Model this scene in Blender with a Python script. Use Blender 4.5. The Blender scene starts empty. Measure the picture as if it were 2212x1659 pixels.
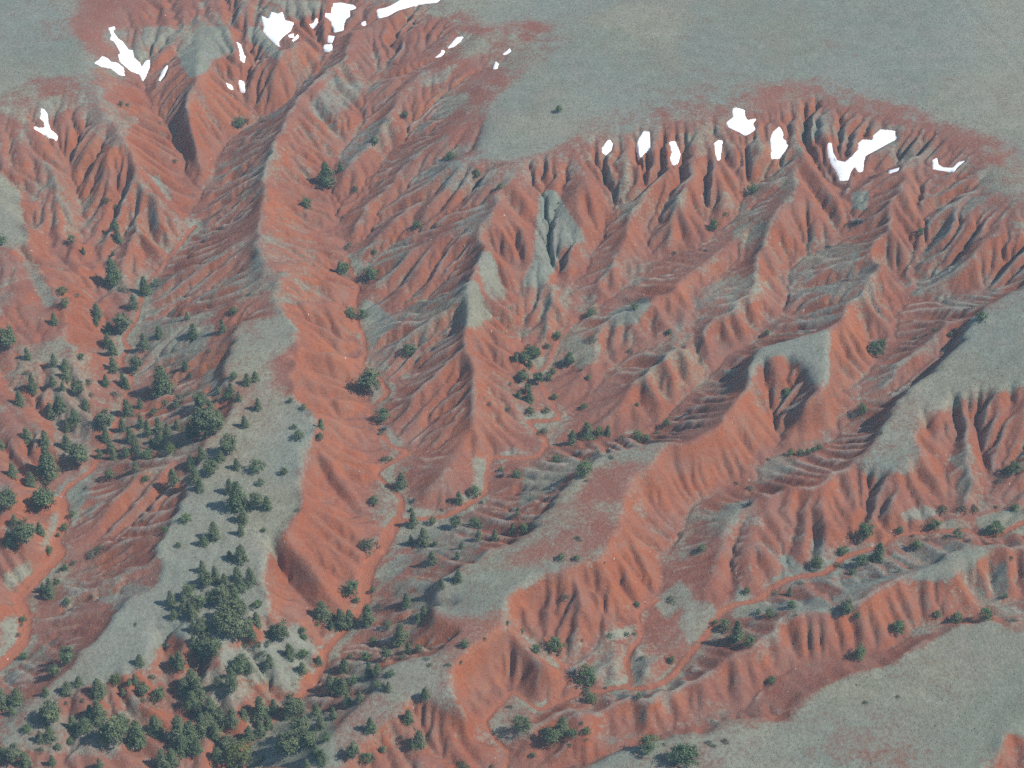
import bpy, math, random
import numpy as np
from mathutils import Vector

# ------------------------------------------------------------------ camera, sky, sun, exposure
scene = bpy.context.scene
CAM_Z, PITCH, VFOV = 300.0, math.radians(38.0), math.radians(25.0)
ASPECT = 4.0 / 3.0
cam_data = bpy.data.cameras.new("camera")
cam = bpy.data.objects.new("camera", cam_data)
scene.collection.objects.link(cam)
cam.location = (0, 0, CAM_Z)
cam.rotation_euler = (math.radians(90) - PITCH, 0, 0)
cam_data.sensor_fit = 'HORIZONTAL'
cam_data.angle = 2 * math.atan(math.tan(VFOV / 2) * ASPECT)
cam_data.clip_start, cam_data.clip_end = 1.0, 12000.0
scene.camera = cam

SUN_EL, SUN_AZ = math.radians(47), math.radians(-9)      # azimuth measured from +x, counter-clockwise
to_sun = Vector((math.cos(SUN_EL) * math.cos(SUN_AZ), math.cos(SUN_EL) * math.sin(SUN_AZ), math.sin(SUN_EL)))
world = bpy.data.worlds.new("World")
scene.world = world
world.use_nodes = True
wn = world.node_tree
sky = wn.nodes.new('ShaderNodeTexSky')
sky.sky_type = 'NISHITA'
sky.sun_disc = False
sky.sun_elevation = SUN_EL
sky.sun_rotation = math.pi / 2 - SUN_AZ
sky.altitude = 1500
bg = wn.nodes['Background']
bg.inputs['Strength'].default_value = 0.11
wn.links.new(sky.outputs['Color'], bg.inputs['Color'])
sun_data = bpy.data.lights.new("sun", 'SUN')
sun_data.energy = 4.7
sun_data.angle = math.radians(0.53)
sun_data.color = (1.0, 0.955, 0.88)
sun = bpy.data.objects.new("sun", sun_data)
scene.collection.objects.link(sun)
sun.rotation_euler = to_sun.to_track_quat('Z', 'Y').to_euler()
scene.view_settings.view_transform = 'Standard'
scene.view_settings.look = 'None'
scene.view_settings.gamma = 1.0
scene.view_settings.exposure = 0.3
scene.view_settings.use_curve_mapping = False
scene.render.engine = 'CYCLES'
cy = scene.cycles
cy.use_denoising = False
cy.max_bounces = 3
cy.diffuse_bounces = 2
cy.volume_bounces = 0
cy.use_light_tree = False
cy.use_adaptive_sampling = True
cy.adaptive_threshold = 0.015
cy.sample_clamp_indirect = 4.0

HAZE_DENSITY = 0.00024
rnd = random.Random(11)
rng = np.random.default_rng(7)
C = scene.collection

# ------------------------------------------------------------------ survey frame: a 2212 x 1659 plan of sight lines
FW, FH = 2212.0, 1659.0
TV = math.tan(VFOV / 2)
TH = TV * ASPECT
GY, GX, Y0 = 0.045, 0.008, 247.0                           # regional dip of the valley floors


def ray(px, py):
    u = (px / FW * 2 - 1) * TH
    v = (1 - py / FH * 2) * TV
    cp, sp = math.cos(PITCH), math.sin(PITCH)
    return u, cp + v * sp, -sp + v * cp


def region_z(x, y):
    return GY * (y - Y0) + GX * x


def to_world(px, py, off):
    dx, dy, dz = ray(px, py)
    t = (region_z(0, 0) + off - CAM_Z) / (dz - GY * dy - GX * dx)
    return t * dx, t * dy, CAM_Z + t * dz


def to_frame(x, y, z):
    cp, sp = math.cos(PITCH), math.sin(PITCH)
    dz = z - CAM_Z
    depth = y * cp - dz * sp
    up = y * sp + dz * cp
    return (x / depth / TH + 1) * FW / 2, (1 - up / depth / TV) * FH / 2


# ------------------------------------------------------------------ survey data (frame x, frame y, metres above the valley floor)
RELIEF = 1.42


def P(s):
    out = [tuple(float(v) for v in q.split(',')) for q in s.split()]
    def lift(o):                                    # the headwaters ease into the tableland
        return (o if o < 13 else 13 + (o - 13) * .62) * RELIEF
    return [(q[0], q[1], lift(q[2])) if len(q) == 3 else q for q in out]


WASH_LINES = [  # channels with an open sandy bed: half width in metres, line
    (0.75, P("423,490,2.4 367,550,1.6 313,620,1 293,693,.6 267,733,.4 277,753,.35 260,780,.3 283,816,.25 273,846,.2 263,886,.1 247,930,0 220,966,0 200,1013,0 147,1053,0 133,1080,0")),
    (1.7, P("133,1080,0 140,1126,0 123,1172,0 133,1196,0 83,1246,0 45,1290,0 58,1340,0 50,1383,0 23,1416,0 -20,1450,-.1")),
    (0.8, P("752,560,3 770,620,2.4 765,660,2.1 775,700,1.8 785,728,1.6 790,760,1.4 780,790,1.2 815,815,1.1 838,850,.9 795,890,.7 815,925,.55 845,965,.4 880,980,.3 835,1005,.25 822,1030,.2 870,1080,.1 858,1125,0")),
    (2.0, P("858,1125,0 830,1175,-.2 800,1216,-.3 791,1256,-.4 790,1300,-.5")),
    (1.0, P("790,1300,-.5 760,1345,-.7 705,1400,-.8 695,1440,-.9 657,1496,-1 580,1560,-1.2 480,1659,-1.5 400,1760,-1.9")),
    (0.8, P("1124,733,2.6 1137,766,2 1157,806,1.4 1180,853,1.1 1204,900,.9 1144,913,.8 1180,950,.7 1164,983,.6 1120,990,.55 1064,986,.5 1054,1020,.45 1047,1063,.4 1010,1093,.3 960,1115,.2 858,1125,0")),
    (0.7, P("1420,1293,.7 1377,1323,.5 1384,1373,.4 1360,1410,.3 1354,1440,.2 1362,1480,.1 1300,1495,0 1240,1503,-.1 1180,1530,-.2 1150,1525,-.2 1104,1494,-.3 1070,1526,-.5 1047,1562,-.6 1070,1600,-.8 1092,1625,-.9 1085,1659,-1 1060,1760,-1.4")),
    (0.8, P("2212,1130,3.4 2140,1158,3 2080,1146,2.8 1942,1156,2.3 1892,1183,2.1 1825,1203,1.9 1775,1240,1.7 1700,1252,1.6 1648,1290,1.4 1575,1313,1.2 1548,1330,1.1 1525,1373,.9 1475,1430,.6 1450,1460,.5 1410,1485,.3 1362,1490,.1")),
    (0.7, P("1180,1383,2.5 1194,1416,1.6 1230,1450,.8 1224,1473,.5 1184,1526,-.1")),
    (0.5, P("1237,690,2.6 1204,740,2 1184,780,1.6 1160,806,1.3")),
]
CHANNELS = [P(s) for s in [
    "530,95,15 523,140,12 523,183,9.5 530,213,8 560,250,6.3 520,280,5.7 493,300,5.2 467,340,4.4 457,380,3.8 430,423,3.2 413,453,2.8 423,490,2.4",
    "745,20,18 728,60,16 712,100,14 703,130,12.5 660,165,10.7 640,195,9.3 605,225,7.6 560,250,6.3",
    "600,50,18 605,90,16 560,140,13 540,190,10 535,213,8",
    "240,60,18.5 262,105,16 290,140,14 310,175,12 316,205,11 367,277,8 397,333,6 397,377,4.5 428,420,3.3",
    "205,130,18 260,160,14.5 305,180,12.3", "355,150,16 335,190,12.5 318,207,11",
    "93,233,18 110,290,15 127,320,12.5 143,367,9.5 163,413,7.5 170,450,6 187,520,4 200,550,3 213,610,2.2 225,690,1.2 258,780,.3",
    "0,350,14 60,377,11.5 90,420,9.5 77,477,8 123,540,5.5 170,600,3.8 215,650,1.8",
    "1000,90,17.5 945,120,16 880,135,14.5 820,148,13 785,190,11.5 795,250,9.5 765,290,8 725,345,6.8 710,390,6 725,470,4.2 745,525,3.4 752,560,3",
    "1094,110,18 1070,147,16.5 984,163,15 957,190,13.5 917,235,11.5 904,265,10.5 850,320,8.5 823,353,7.5 780,417,5.8 730,460,4.5",
    "1040,262,15.5 1012,325,13 950,353,11.5 877,397,8.8 824,440,6.6 780,513,4.2 752,550,3.1",
    "1000,440,11 897,490,7.5 840,520,5.5 800,555,4 768,595,2.7", "980,560,8.5 930,620,6 870,655,4 813,690,2.2 785,715,1.7",
    "985,700,8 920,740,5.5 860,800,2.5 828,845,1", "985,800,6.5 930,870,3.5 870,930,1.2 845,960,.5", "1000,880,5 960,940,2.5 910,975,.8 880,980,.3",
    "530,560,8.5 450,620,5 380,650,3 308,690,.9", "480,730,8 400,790,4.5 330,830,2 283,850,.3", "540,450,9.5 480,480,6 420,495,2.6",
    "440,880,7 380,900,4.5 320,930,2.5 262,950,.4", "380,1050,5.5 300,1116,3 230,1172,1.5 190,1205,.6 130,1200,.1", "330,1180,5.5 260,1215,3.5 190,1250,1.2 100,1250,.2",
    "1175,410,12 1165,480,10 1157,553,8 1130,610,6 1124,673,4 1124,733,2.6",
    "1312,335,16.2 1330,390,12.6 1340,437,10 1300,480,7.5 1287,520,6.4 1270,560,5.4 1235,600,4.4 1227,640,3.6 1237,690,2.6",
    "1390,330,16.3 1378,390,13 1342,432,10.2", "1455,350,16 1442,400,12.2 1425,450,9.6 1400,505,7 1392,555,5.3",
    "1600,300,16.5 1608,370,12.8 1598,443,9 1541,510,7 1470,540,6 1395,560,5.2 1387,586,4.8 1344,620,4 1304,653,3.4 1240,693,2.6",
    "1680,300,16.8 1675,350,14 1640,390,11 1602,430,9.3", "1550,325,16.5 1535,400,12.4 1535,470,8 1541,510,7",
    "1615,500,8.5 1600,550,7.5 1560,600,6.2 1510,650,5.4 1470,705,4.6 1424,740,4 1364,753,3.2 1310,793,2.4 1300,820,2 1270,863,1.5 1208,900,.9",
    "1795,310,17 1810,350,15 1838,390,12.5 1838,450,10.5 1832,500,9 1785,535,7.8 1710,565,6.4 1695,600,5.8 1692,656,4.8 1660,690,4.2 1628,736,3.6 1572,766,3 1552,796,2.7 1495,843,2.2 1454,876,1.9 1404,930,1.5 1320,945,1.2 1220,952,.9 1180,950,.7",
    "1925,295,18.5 1880,330,15.5 1850,370,13.5 1838,390,12.5", "1500,715,4.5 1498,750,3.6 1520,810,2.5",
    "2030,345,18 1990,420,14.5 1990,480,12 1985,530,10 1968,586,8 1975,613,7.2 1925,663,5.8 1932,696,5.2 1918,740,4.5 1885,790,3.9 1838,840,3.3 1858,866,3.1 1808,906,2.7 1808,936,2.5 1762,963,2.3 1675,983,2 1635,1013,1.8 1638,1036,1.7 1575,1046,1.6 1500,1090,1.4 1467,1156,1.2 1434,1203,1 1424,1246,.9 1420,1293,.7",
    "2070,440,17 2060,500,13 2000,545,9.5", "2130,470,17 2110,530,13.5 2060,575,10.5 1990,600,7.8",
    "2240,590,14 2180,610,11.5 2110,625,9 2030,635,7.5 1960,645,6.3 1925,663,5.8",
    "2072,716,9.5 2055,745,8.2 1975,817,5.8 1935,846,4.8 1890,858,3.9 1858,866,3.1",
    "1712,800,8.2 1690,840,6.5 1672,880,4.5 1675,975,2.1",
    "2035,936,7 2040,1000,5 2045,1045,4 2050,1100,3", "2180,900,8 2160,970,6 2140,1046,4 2125,1090,3.2 2100,1142,2.8",
    "1840,1080,4.8 1838,1130,3.2 1836,1190,2", "1700,1130,4.2 1690,1200,2.4 1686,1245,1.7",
    "2240,1280,3.2 2158,1306,2.8 2092,1333,2.6 1975,1352,2.2 1915,1396,1.8 1808,1420,1.5 1702,1443,1.2 1645,1483,1 1602,1523,.8 1508,1545,.5 1475,1570,.4 1420,1586,.2 1354,1616,0 1287,1643,-.3 1180,1665,-.8 1080,1700,-1.2",
    "360,1372,5 347,1400,3.4 345,1440,2.4 352,1500,1.6 385,1570,.6 400,1650,-.3 410,1740,-1.6",
    "1180,1300,5 1190,1340,3.5 1180,1383,2.5", "1290,1280,4.5 1300,1340,2.4 1290,1385,1.3 1240,1430,.9",
    "1072,1402,5 1080,1440,2 1095,1484,-.1",
    "975,1300,6 900,1320,3.5 830,1330,1 785,1320,-.4", "920,1390,5.2 850,1400,2.5 780,1390,.6 705,1400,-.8", "800,1480,4.5 740,1470,2 680,1470,-.7",
    "668,985,6.6 690,1040,4 735,1085,1.8 790,1112,.6 852,1125,0", "592,1190,5.0 618,1240,2.4 650,1285,1.2 700,1335,.1 745,1362,-.5",
    "652,790,7.2 700,815,3.8 760,835,1.7 800,850,1", "655,720,8 705,735,4.4 765,745,1.9 786,755,1.5", "690,930,6.8 740,950,3 790,965,1 838,962,.4", "640,650,8.6 690,655,4.8 745,650,2.6 765,655,2.2", "600,1300,5 640,1320,2.6 690,1370,0", "620,560,8.6 680,575,4.9 740,590,3 764,600,2.6", "610,470,9.4 665,485,6 715,500,4 738,515,3.6", "590,380,11 640,390,8.5 690,410,6.2 712,430,5.2",
    "1160,1080,5.5 1100,1100,3 1030,1100,.6", "1080,1170,5.5 1000,1180,3 900,1190,.8 830,1190,-.2",
]]
CRESTS = [P(s) for s in [
    "760,60,19 742,125,17 695,155,15.5 655,190,14.5 622,240,13.5 592,300,13 577,350,12.5 567,400,12 553,480,11.2 562,560,10.8 600,640,10.6 610,682,10.5",
    "627,75,18 640,130,13.5 632,185,9.5", "600,110,17 598,160,12.5 582,215,8.3",
    "430,100,19 420,170,17.3 408,210,15.8 415,260,12.8 425,320,9.3 440,370,6.2 440,405,4",
    "200,190,19 235,255,17.3 262,310,15 300,370,12 340,420,9 378,470,5.3", "190,280,16 215,345,12.6 247,400,9.8 280,450,7.4 300,520,5 312,585,2.4",
    "30,250,18 70,320,14 112,380,11 142,440,8.8 160,510,6.6 182,570,4.5",
    "1000,120,18 940,150,16.2 880,180,14.6 850,230,12.6 830,280,11 780,330,9.2 742,390,7.2",
    "1080,200,18 1030,230,16.5 960,290,14 900,330,11.7 860,380,9.6 800,430,7.6 760,490,5.5",
    "1080,400,15 1000,390,13.2 930,420,10.7 860,470,8 800,520,5.6", "1040,500,13 960,500,10.2 880,550,7.2 830,600,4.8 795,640,3",
    "1008,620,11.5 940,670,8.8 880,720,5.7 830,765,2.6", "1000,760,9.5 940,800,7 890,860,4 850,900,1.6",
    "560,500,10.7 480,540,7.6 420,570,5.2 370,590,3.5", "585,610,10.3 500,660,8.6 420,680,6.2 350,720,3.6 300,745,1.6",
    "1100,350,15.8 1082,400,15 1052,460,14.2 1040,530,13 1025,580,12.2 1018,650,11.4 1012,720,10.6 1005,755,9.8 1018,790,8.8 1014,853,7.3 1020,903,5.8 1037,940,4.2 1048,975,2",
    "967,1000,3.6 945,1040,3 922,1075,1.8", "995,1020,2.6 960,1060,2",
    "1240,350,15.8 1270,390,14 1270,450,11.3 1252,520,8.8 1230,560,7.2 1200,620,5.7 1180,680,4.2 1160,760,2.4",
    "1420,310,17 1420,370,14.6 1390,430,11.8 1350,500,8.8 1320,560,6.8 1280,630,5", "1350,330,16.5 1352,380,14 1347,412,11.2",
    "1510,300,17.5 1508,380,14.5 1475,420,12.6 1470,480,9.8 1440,525,7.6", "1640,310,17.3 1640,370,14 1614,402,11.6", "1575,300,17.2 1570,380,13 1562,450,9.6",
    "1560,530,8.8 1500,590,7.6 1440,635,7.6 1370,665,7 1310,685,5.4 1280,740,4 1270,800,2.5",
    "1728,310,17.8 1716,377,15.2 1690,430,13.2 1660,480,11.6 1640,540,10 1630,600,8.6 1600,650,7.6 1540,690,6.7 1480,745,6.6 1410,790,6.2 1360,840,4.6 1300,920,1.6",
    "652,740,9.9 710,770,7 770,785,3", "645,850,9.4 705,885,6.6 770,905,2.6 815,905,.8", "668,955,8.7 720,985,5.8 770,1020,2.8 815,1040,1", "655,1060,8.5 710,1110,5.6 760,1150,2.6 800,1190,.4", "600,1155,8 650,1200,6.4 690,1250,4 715,1300,1", "690,905,8.8 745,925,4.4 795,930,1.6",
    "610,600,10.4 675,620,7 740,630,3.6", "570,510,10.9 640,530,8 710,550,4.8", "575,420,11.8 640,440,8.8 705,460,5.6", "590,330,12.7 640,350,10.2 690,375,7.4",
    "1942,355,17.5 1925,460,14.4 1910,500,13.3 1900,560,12.2 1870,620,11.2 1830,670,10.4 1800,712,10",
    "1440,945,9 1475,960,9 1540,925,9.2 1590,860,9.4 1612,840,9.4", "1250,1240,7.8 1250,1290,6.2 1250,1340,4 1245,1400,1.8", "1350,1140,7.8 1380,1200,5 1405,1270,1.8",
    "1140,1290,7.2 1150,1340,5 1168,1395,2.6",
    "2240,470,18.5 2150,500,16.2 2100,560,12.8 2040,600,9.8 1985,630,7.2", "2050,690,10.2 2000,740,8.6 1950,780,7 1900,830,5",
    "2120,880,9 2110,940,7.6 2090,1010,6 2080,1080,4", "1842,1013,7.3 1760,1050,6.5 1680,1065,5.6 1620,1080,5.2 1580,1130,4.5 1550,1200,3.4 1500,1280,2.2 1450,1310,1.2",
    "1900,1090,5.2 1895,1130,3.8", "1770,1090,5.4 1770,1160,3.8 1762,1220,2", "1650,1120,5 1645,1200,3.6 1610,1290,1.6",
    "1968,1246,6 1900,1260,5.8 1808,1306,5.4 1708,1330,5 1648,1396,4.4 1575,1426,4 1475,1466,3.6 1390,1508,3.3 1270,1527,2.9 1187,1547,2.1 1130,1572,1.2",
    "2162,1170,6.5 2240,1185,6.5", "1112,1355,7 1150,1395,6 1190,1430,4.8 1225,1465,3 1232,1492,1",
    "1380,1395,1.5 1330,1420,2 1320,1460,1.2", "1395,1440,2 1400,1475,1.6",
    "350,1010,6.2 290,1022,5 240,1070,3.4 175,1115,.9", "355,1140,6.8 290,1160,4.4 230,1190,2.8 180,1225,1", "345,1215,6.6 270,1240,5 200,1280,3.2 120,1295,1.4",
    "133,700,6 150,740,5.6 165,790,5 170,850,4 200,920,2.4", "-40,700,9 0,720,8 60,760,6 100,850,4.6 70,950,4.4 20,1050,4.5 -40,1150,5", "30,1160,3.4 60,1220,2", "-20,1300,3.6 10,1350,2",
    "-40,1620,3.2 60,1650,2.8 160,1620,3 250,1560,3.2 300,1500,3.4", "450,1480,3.2 480,1540,1.6 440,1600,.2", "560,1400,3.2 600,1440,1.7 590,1500,.3",
    "640,1560,2 720,1540,3",
]]
MESAS = [P(s) for s in [
    # left mesa with the grove
    "520,690,10 600,682,10.5 645,702,10.5 655,760,10 645,850,9.5 690,915,9 665,970,8.8 660,1040,8.6 648,1100,8.4 600,1150,8.2 580,1200,8 583,1290,7 540,1330,6.5 470,1400,5.5 400,1372,6.3 365,1360,6.3 322,1390,6 310,1430,5.6 240,1465,5 150,1500,4.5 60,1570,4 0,1600,3.5 -30,1600,3.4 110,1480,4.6 150,1440,5 165,1400,5.5 200,1365,6 265,1290,6.4 330,1270,6.8 345,1200,7.4 365,1120,7.8 420,1010,8.3 445,950,8.6 490,870,9.2 480,800,9.5 500,730,9.8",
    # middle mesa
    "1320,962,8.5 1440,945,9 1400,1010,8.8 1362,1080,8.5 1328,1170,8.2 1300,1220,8 1190,1235,8 1105,1275,7.8 1092,1310,7.6 1110,1350,7 1075,1376,7.4 1030,1395,7.2 990,1440,7 985,1480,6.8 1000,1540,6.2 905,1520,6 860,1560,5.5 790,1600,5 700,1680,4.5 640,1680,4.3 680,1610,5 740,1560,5.4 800,1510,5.6 820,1450,6 870,1425,6.3 935,1400,6.6 970,1350,7 925,1325,6.8 960,1240,7 1060,1200,7 1110,1160,7 1180,1090,7.5 1210,1050,7.8 1250,1010,8",
    # mesa with the slump hollow
    "1608,800,9.5 1640,760,9.5 1710,735,9.8 1800,712,10 1802,750,10 1792,800,9.8 1775,843,9.6 1735,870,9.3 1752,830,9.4 1728,785,9.5 1690,773,9.5 1640,785,9.5 1632,820,9.4 1615,843,9.4",
    # right mesa
    "2240,615,14.2 2170,632,13 2085,713,11.5 2068,746,11 1985,813,9.8 1952,836,9.4 1908,873,8.9 1902,903,8.6 1875,950,8 1835,985,7.5 1842,1013,7.3 1908,1033,7 1945,1013,7.5 1985,983,8 1985,953,8.3 2015,913,8.8 2058,870,9.5 2140,846,10.5 2240,815,11.6",
    # small mesa above the tree-lined wash
    "1968,1246,6 2042,1206,6.2 2115,1182,6.4 2162,1170,6.5 2128,1203,6.4 2075,1232,6.2 2060,1253,6 1995,1250,5.9",
    # lower right tableland
    "2260,1352,4.6 2212,1352,4.5 2058,1356,4 1975,1393,3.6 1908,1426,3.3 1808,1459,3 1725,1500,2.7 1688,1548,2.4 1608,1536,2.2 1558,1546,2 1525,1575,1.8 1475,1578,1.6 1370,1616,1.3 1270,1655,.8 1300,1740,1 1600,1740,2.5 1900,1740,3 2100,1740,3 2140,1650,3.5 2180,1590,4 2260,1570,4.5",
    # grey wedges on the left
    "-20,360,13 40,400,11 60,500,9 80,553,8 110,665,6.2 78,655,6.2 62,600,7 50,553,8 -20,520,9", "133,703,6 147,740,5.6 167,786,5 77,783,5.4 110,740,5.6",
    # upper tableland, with its tongue
    "2280,430,21 2150,315,21 2010,262,20.5 1900,232,20.5 1800,198,20 1700,188,20 1600,193,20 1540,232,19.5 1430,235,19 1330,245,18.5 1260,290,17.5 1185,325,16.5 1090,355,16 1000,352,15.5 1030,300,16.5 1060,220,18 1110,160,18.5 1190,100,19.5 1160,45,20 1050,60,19.5 960,0,19.5 960,-140,21 2280,-140,23",
    "-40,240,18 60,172,19 180,172,19 190,100,20 160,30,20.5 190,-20,21 160,-140,22 -40,-140,22",
]]
RED = [(s, P(q)) for s, q in [
    (.75, "185,-20 440,-20 430,30 380,55 300,50 230,60 190,95 160,50"), (.08, "1230,250 1330,200 1560,180 1540,240 1400,250 1290,290"), (.0, "1840,200 2010,240 2150,300 2212,400 2100,330 1950,275 1850,240"),
    (.06, "1600,180 1800,180 1860,215 1600,215"), (.1, "1150,40 1200,60 1200,110 1110,180 1060,230 1100,130"), (.4, "1560,1490 1780,1440 1900,1440 1780,1490 1700,1560 1600,1570"), (.35, "1740,1380 1990,1380 1900,1440 1800,1460"), (.35, "1010,1230 1180,1180 1300,1110 1330,1160 1150,1230"), (.35, "900,1330 1060,1330 1090,1360 960,1410"), (.55, "985,1480 1000,1430 1075,1376 1130,1395 1185,1440 1150,1510 1104,1500 1050,1560 1000,1545"), (.45, "1095,1290 1190,1240 1300,1225 1380,1130 1420,1220 1330,1310 1200,1390 1120,1350"), (.4, "650,700 780,730 800,860 830,960 800,1100 700,1300 600,1300 590,1200 660,1100 670,960 690,910 650,850"), (.35, "1790,800 1830,860 1750,960 1640,1000 1560,960 1620,880 1720,880"), (.5, "590,780 650,720 650,870 590,850"), (.4, "1280,1000 1400,1000 1350,1080 1250,1080")]]
SINK = [P("2260,1590,3 2200,1620,1.6 2170,1680,.6 2150,1740,0")]
# further pale grass that is not a mesa top (frame coordinates only, strength)
GRASS = [(s, P(q)) for s, q in [
    (.9, "1165,415 1200,410 1250,490 1270,520 1215,540 1190,600 1165,625 1125,618 1150,560 1160,480"),
    (.8, "1030,545 1062,540 1095,640 1085,655 1050,640 1035,590"), (.95, "990,610 1030,605 1045,650 1068,680 1030,710 990,700 1000,660"),
    (.8, "780,640 805,650 845,680 870,690 810,740 790,735 775,700"), (.75, "805,770 840,785 845,810 815,800"), (.8, "790,830 820,830 830,880 800,880"),
    (.8, "815,940 875,975 850,985 830,960"), (.7, "845,1010 900,1005 870,1025"), (.8, "1020,985 1060,990 1050,1080 1020,1090"), (.8, "1130,985 1165,965 1170,945 1150,985"),
    (.75, "1310,680 1350,655 1400,640 1410,660 1380,700 1320,710"), (.6, "1450,420 1490,400 1480,450 1440,460"), (.5, "1330,260 1440,230 1430,290 1410,340 1370,320"),
    (.5, "1720,230 1800,270 1860,300 1850,320 1800,300 1760,290"), (.5, "1910,300 2000,290 2030,320 1990,360 1950,365 1920,350"), (.9, "1840,415 1880,410 1870,455 1838,455"),
    (.8, "1190,290 1010,340 990,350 1180,330 1250,290 1330,245"), (.6, "950,380 1040,365 1080,385 1000,400"),
    (.9, "370,50 440,20 450,0 420,0 380,30"), (.85, "380,110 430,55 490,55 510,110 460,130 450,155 410,170 390,140"), (.9, "535,60 560,55 600,105 615,115 590,128 560,100 535,90"), (.7, "540,0 700,0 690,30 640,45 600,10"),
    (.7, "300,60 370,50 390,80 350,110 310,100"), (.5, "190,190 300,260 260,330 200,290 150,230"), (.6, "660,230 720,160 800,180 760,230 700,270"), (.6, "900,170 1000,130 960,180 905,190"), (.6, "980,60 1080,90 1000,110"),
    (.7, "320,380 340,375 380,430 365,435"), (.5, "380,1040 450,960 470,1000 420,1060"),
    (.85, "860,1130 1000,1100 950,1165 850,1190"), (.7, "800,1240 870,1190 900,1210 830,1270"), (.85, "1300,1370 1380,1345 1370,1370 1320,1385"), (.6, "1110,1345 1170,1385 1230,1440 1200,1445 1150,1410"),
    (.75, "1550,1090 1620,1080 1590,1140 1555,1130"), (.9, "1690,1190 1760,1240 1720,1245 1680,1210"), (.8, "1590,1260 1650,1300 1780,1290 1830,1330 1700,1320 1580,1340"), (.7, "1480,1290 1540,1300 1560,1350 1490,1400 1460,1350"), (.8, "1800,1250 1960,1240 1900,1262 1820,1290"), (.7, "1630,1410 1660,1395 1640,1450"), (.8, "1940,1110 2000,1090 2040,1110 1960,1130"), (.8, "2100,1120 2212,1090 2212,1130 2120,1160"),
    (.8, "1360,1420 1400,1410 1410,1450 1370,1490"), (.8, "1410,1300 1470,1250 1500,1290 1440,1340"),
    (.8, "470,1400 560,1390 640,1340 690,1400 640,1500 560,1480 480,1450"), (.6, "380,1460 480,1440 560,1480 500,1560 400,1520"), (.75, "0,1250 60,1200 80,1240 20,1280"), (.75, "0,1340 40,1320 45,1400 0,1420"), (.7, "80,1190 120,1100 170,1090 120,1180"),
    (.8, "140,1080 170,1040 200,1060 170,1100"), (.55, "100,760 200,760 200,1000 120,1000"), (.6, "280,900 440,960 380,1000 300,960"), (.7, "300,720 390,700 470,700 440,760 330,790"), (.85, "560,1560 720,1540 740,1659 480,1659"),
    (.6, "0,1490 120,1540 300,1560 250,1640 0,1620"), (.75, "1130,1010 1250,1000 1200,1060 1120,1100"), (.6, "1200,640 1240,600 1230,690"), (.7, "1200,730 1260,720 1300,780 1250,800"),
]]


# old snow lies in the gully heads (thirds of the frame, outline, label)
OX, OY = FW / 3, FH / 3


def T(col, row, x, y):
    return OX * col + x / 3, OY * row + y / 3


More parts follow.
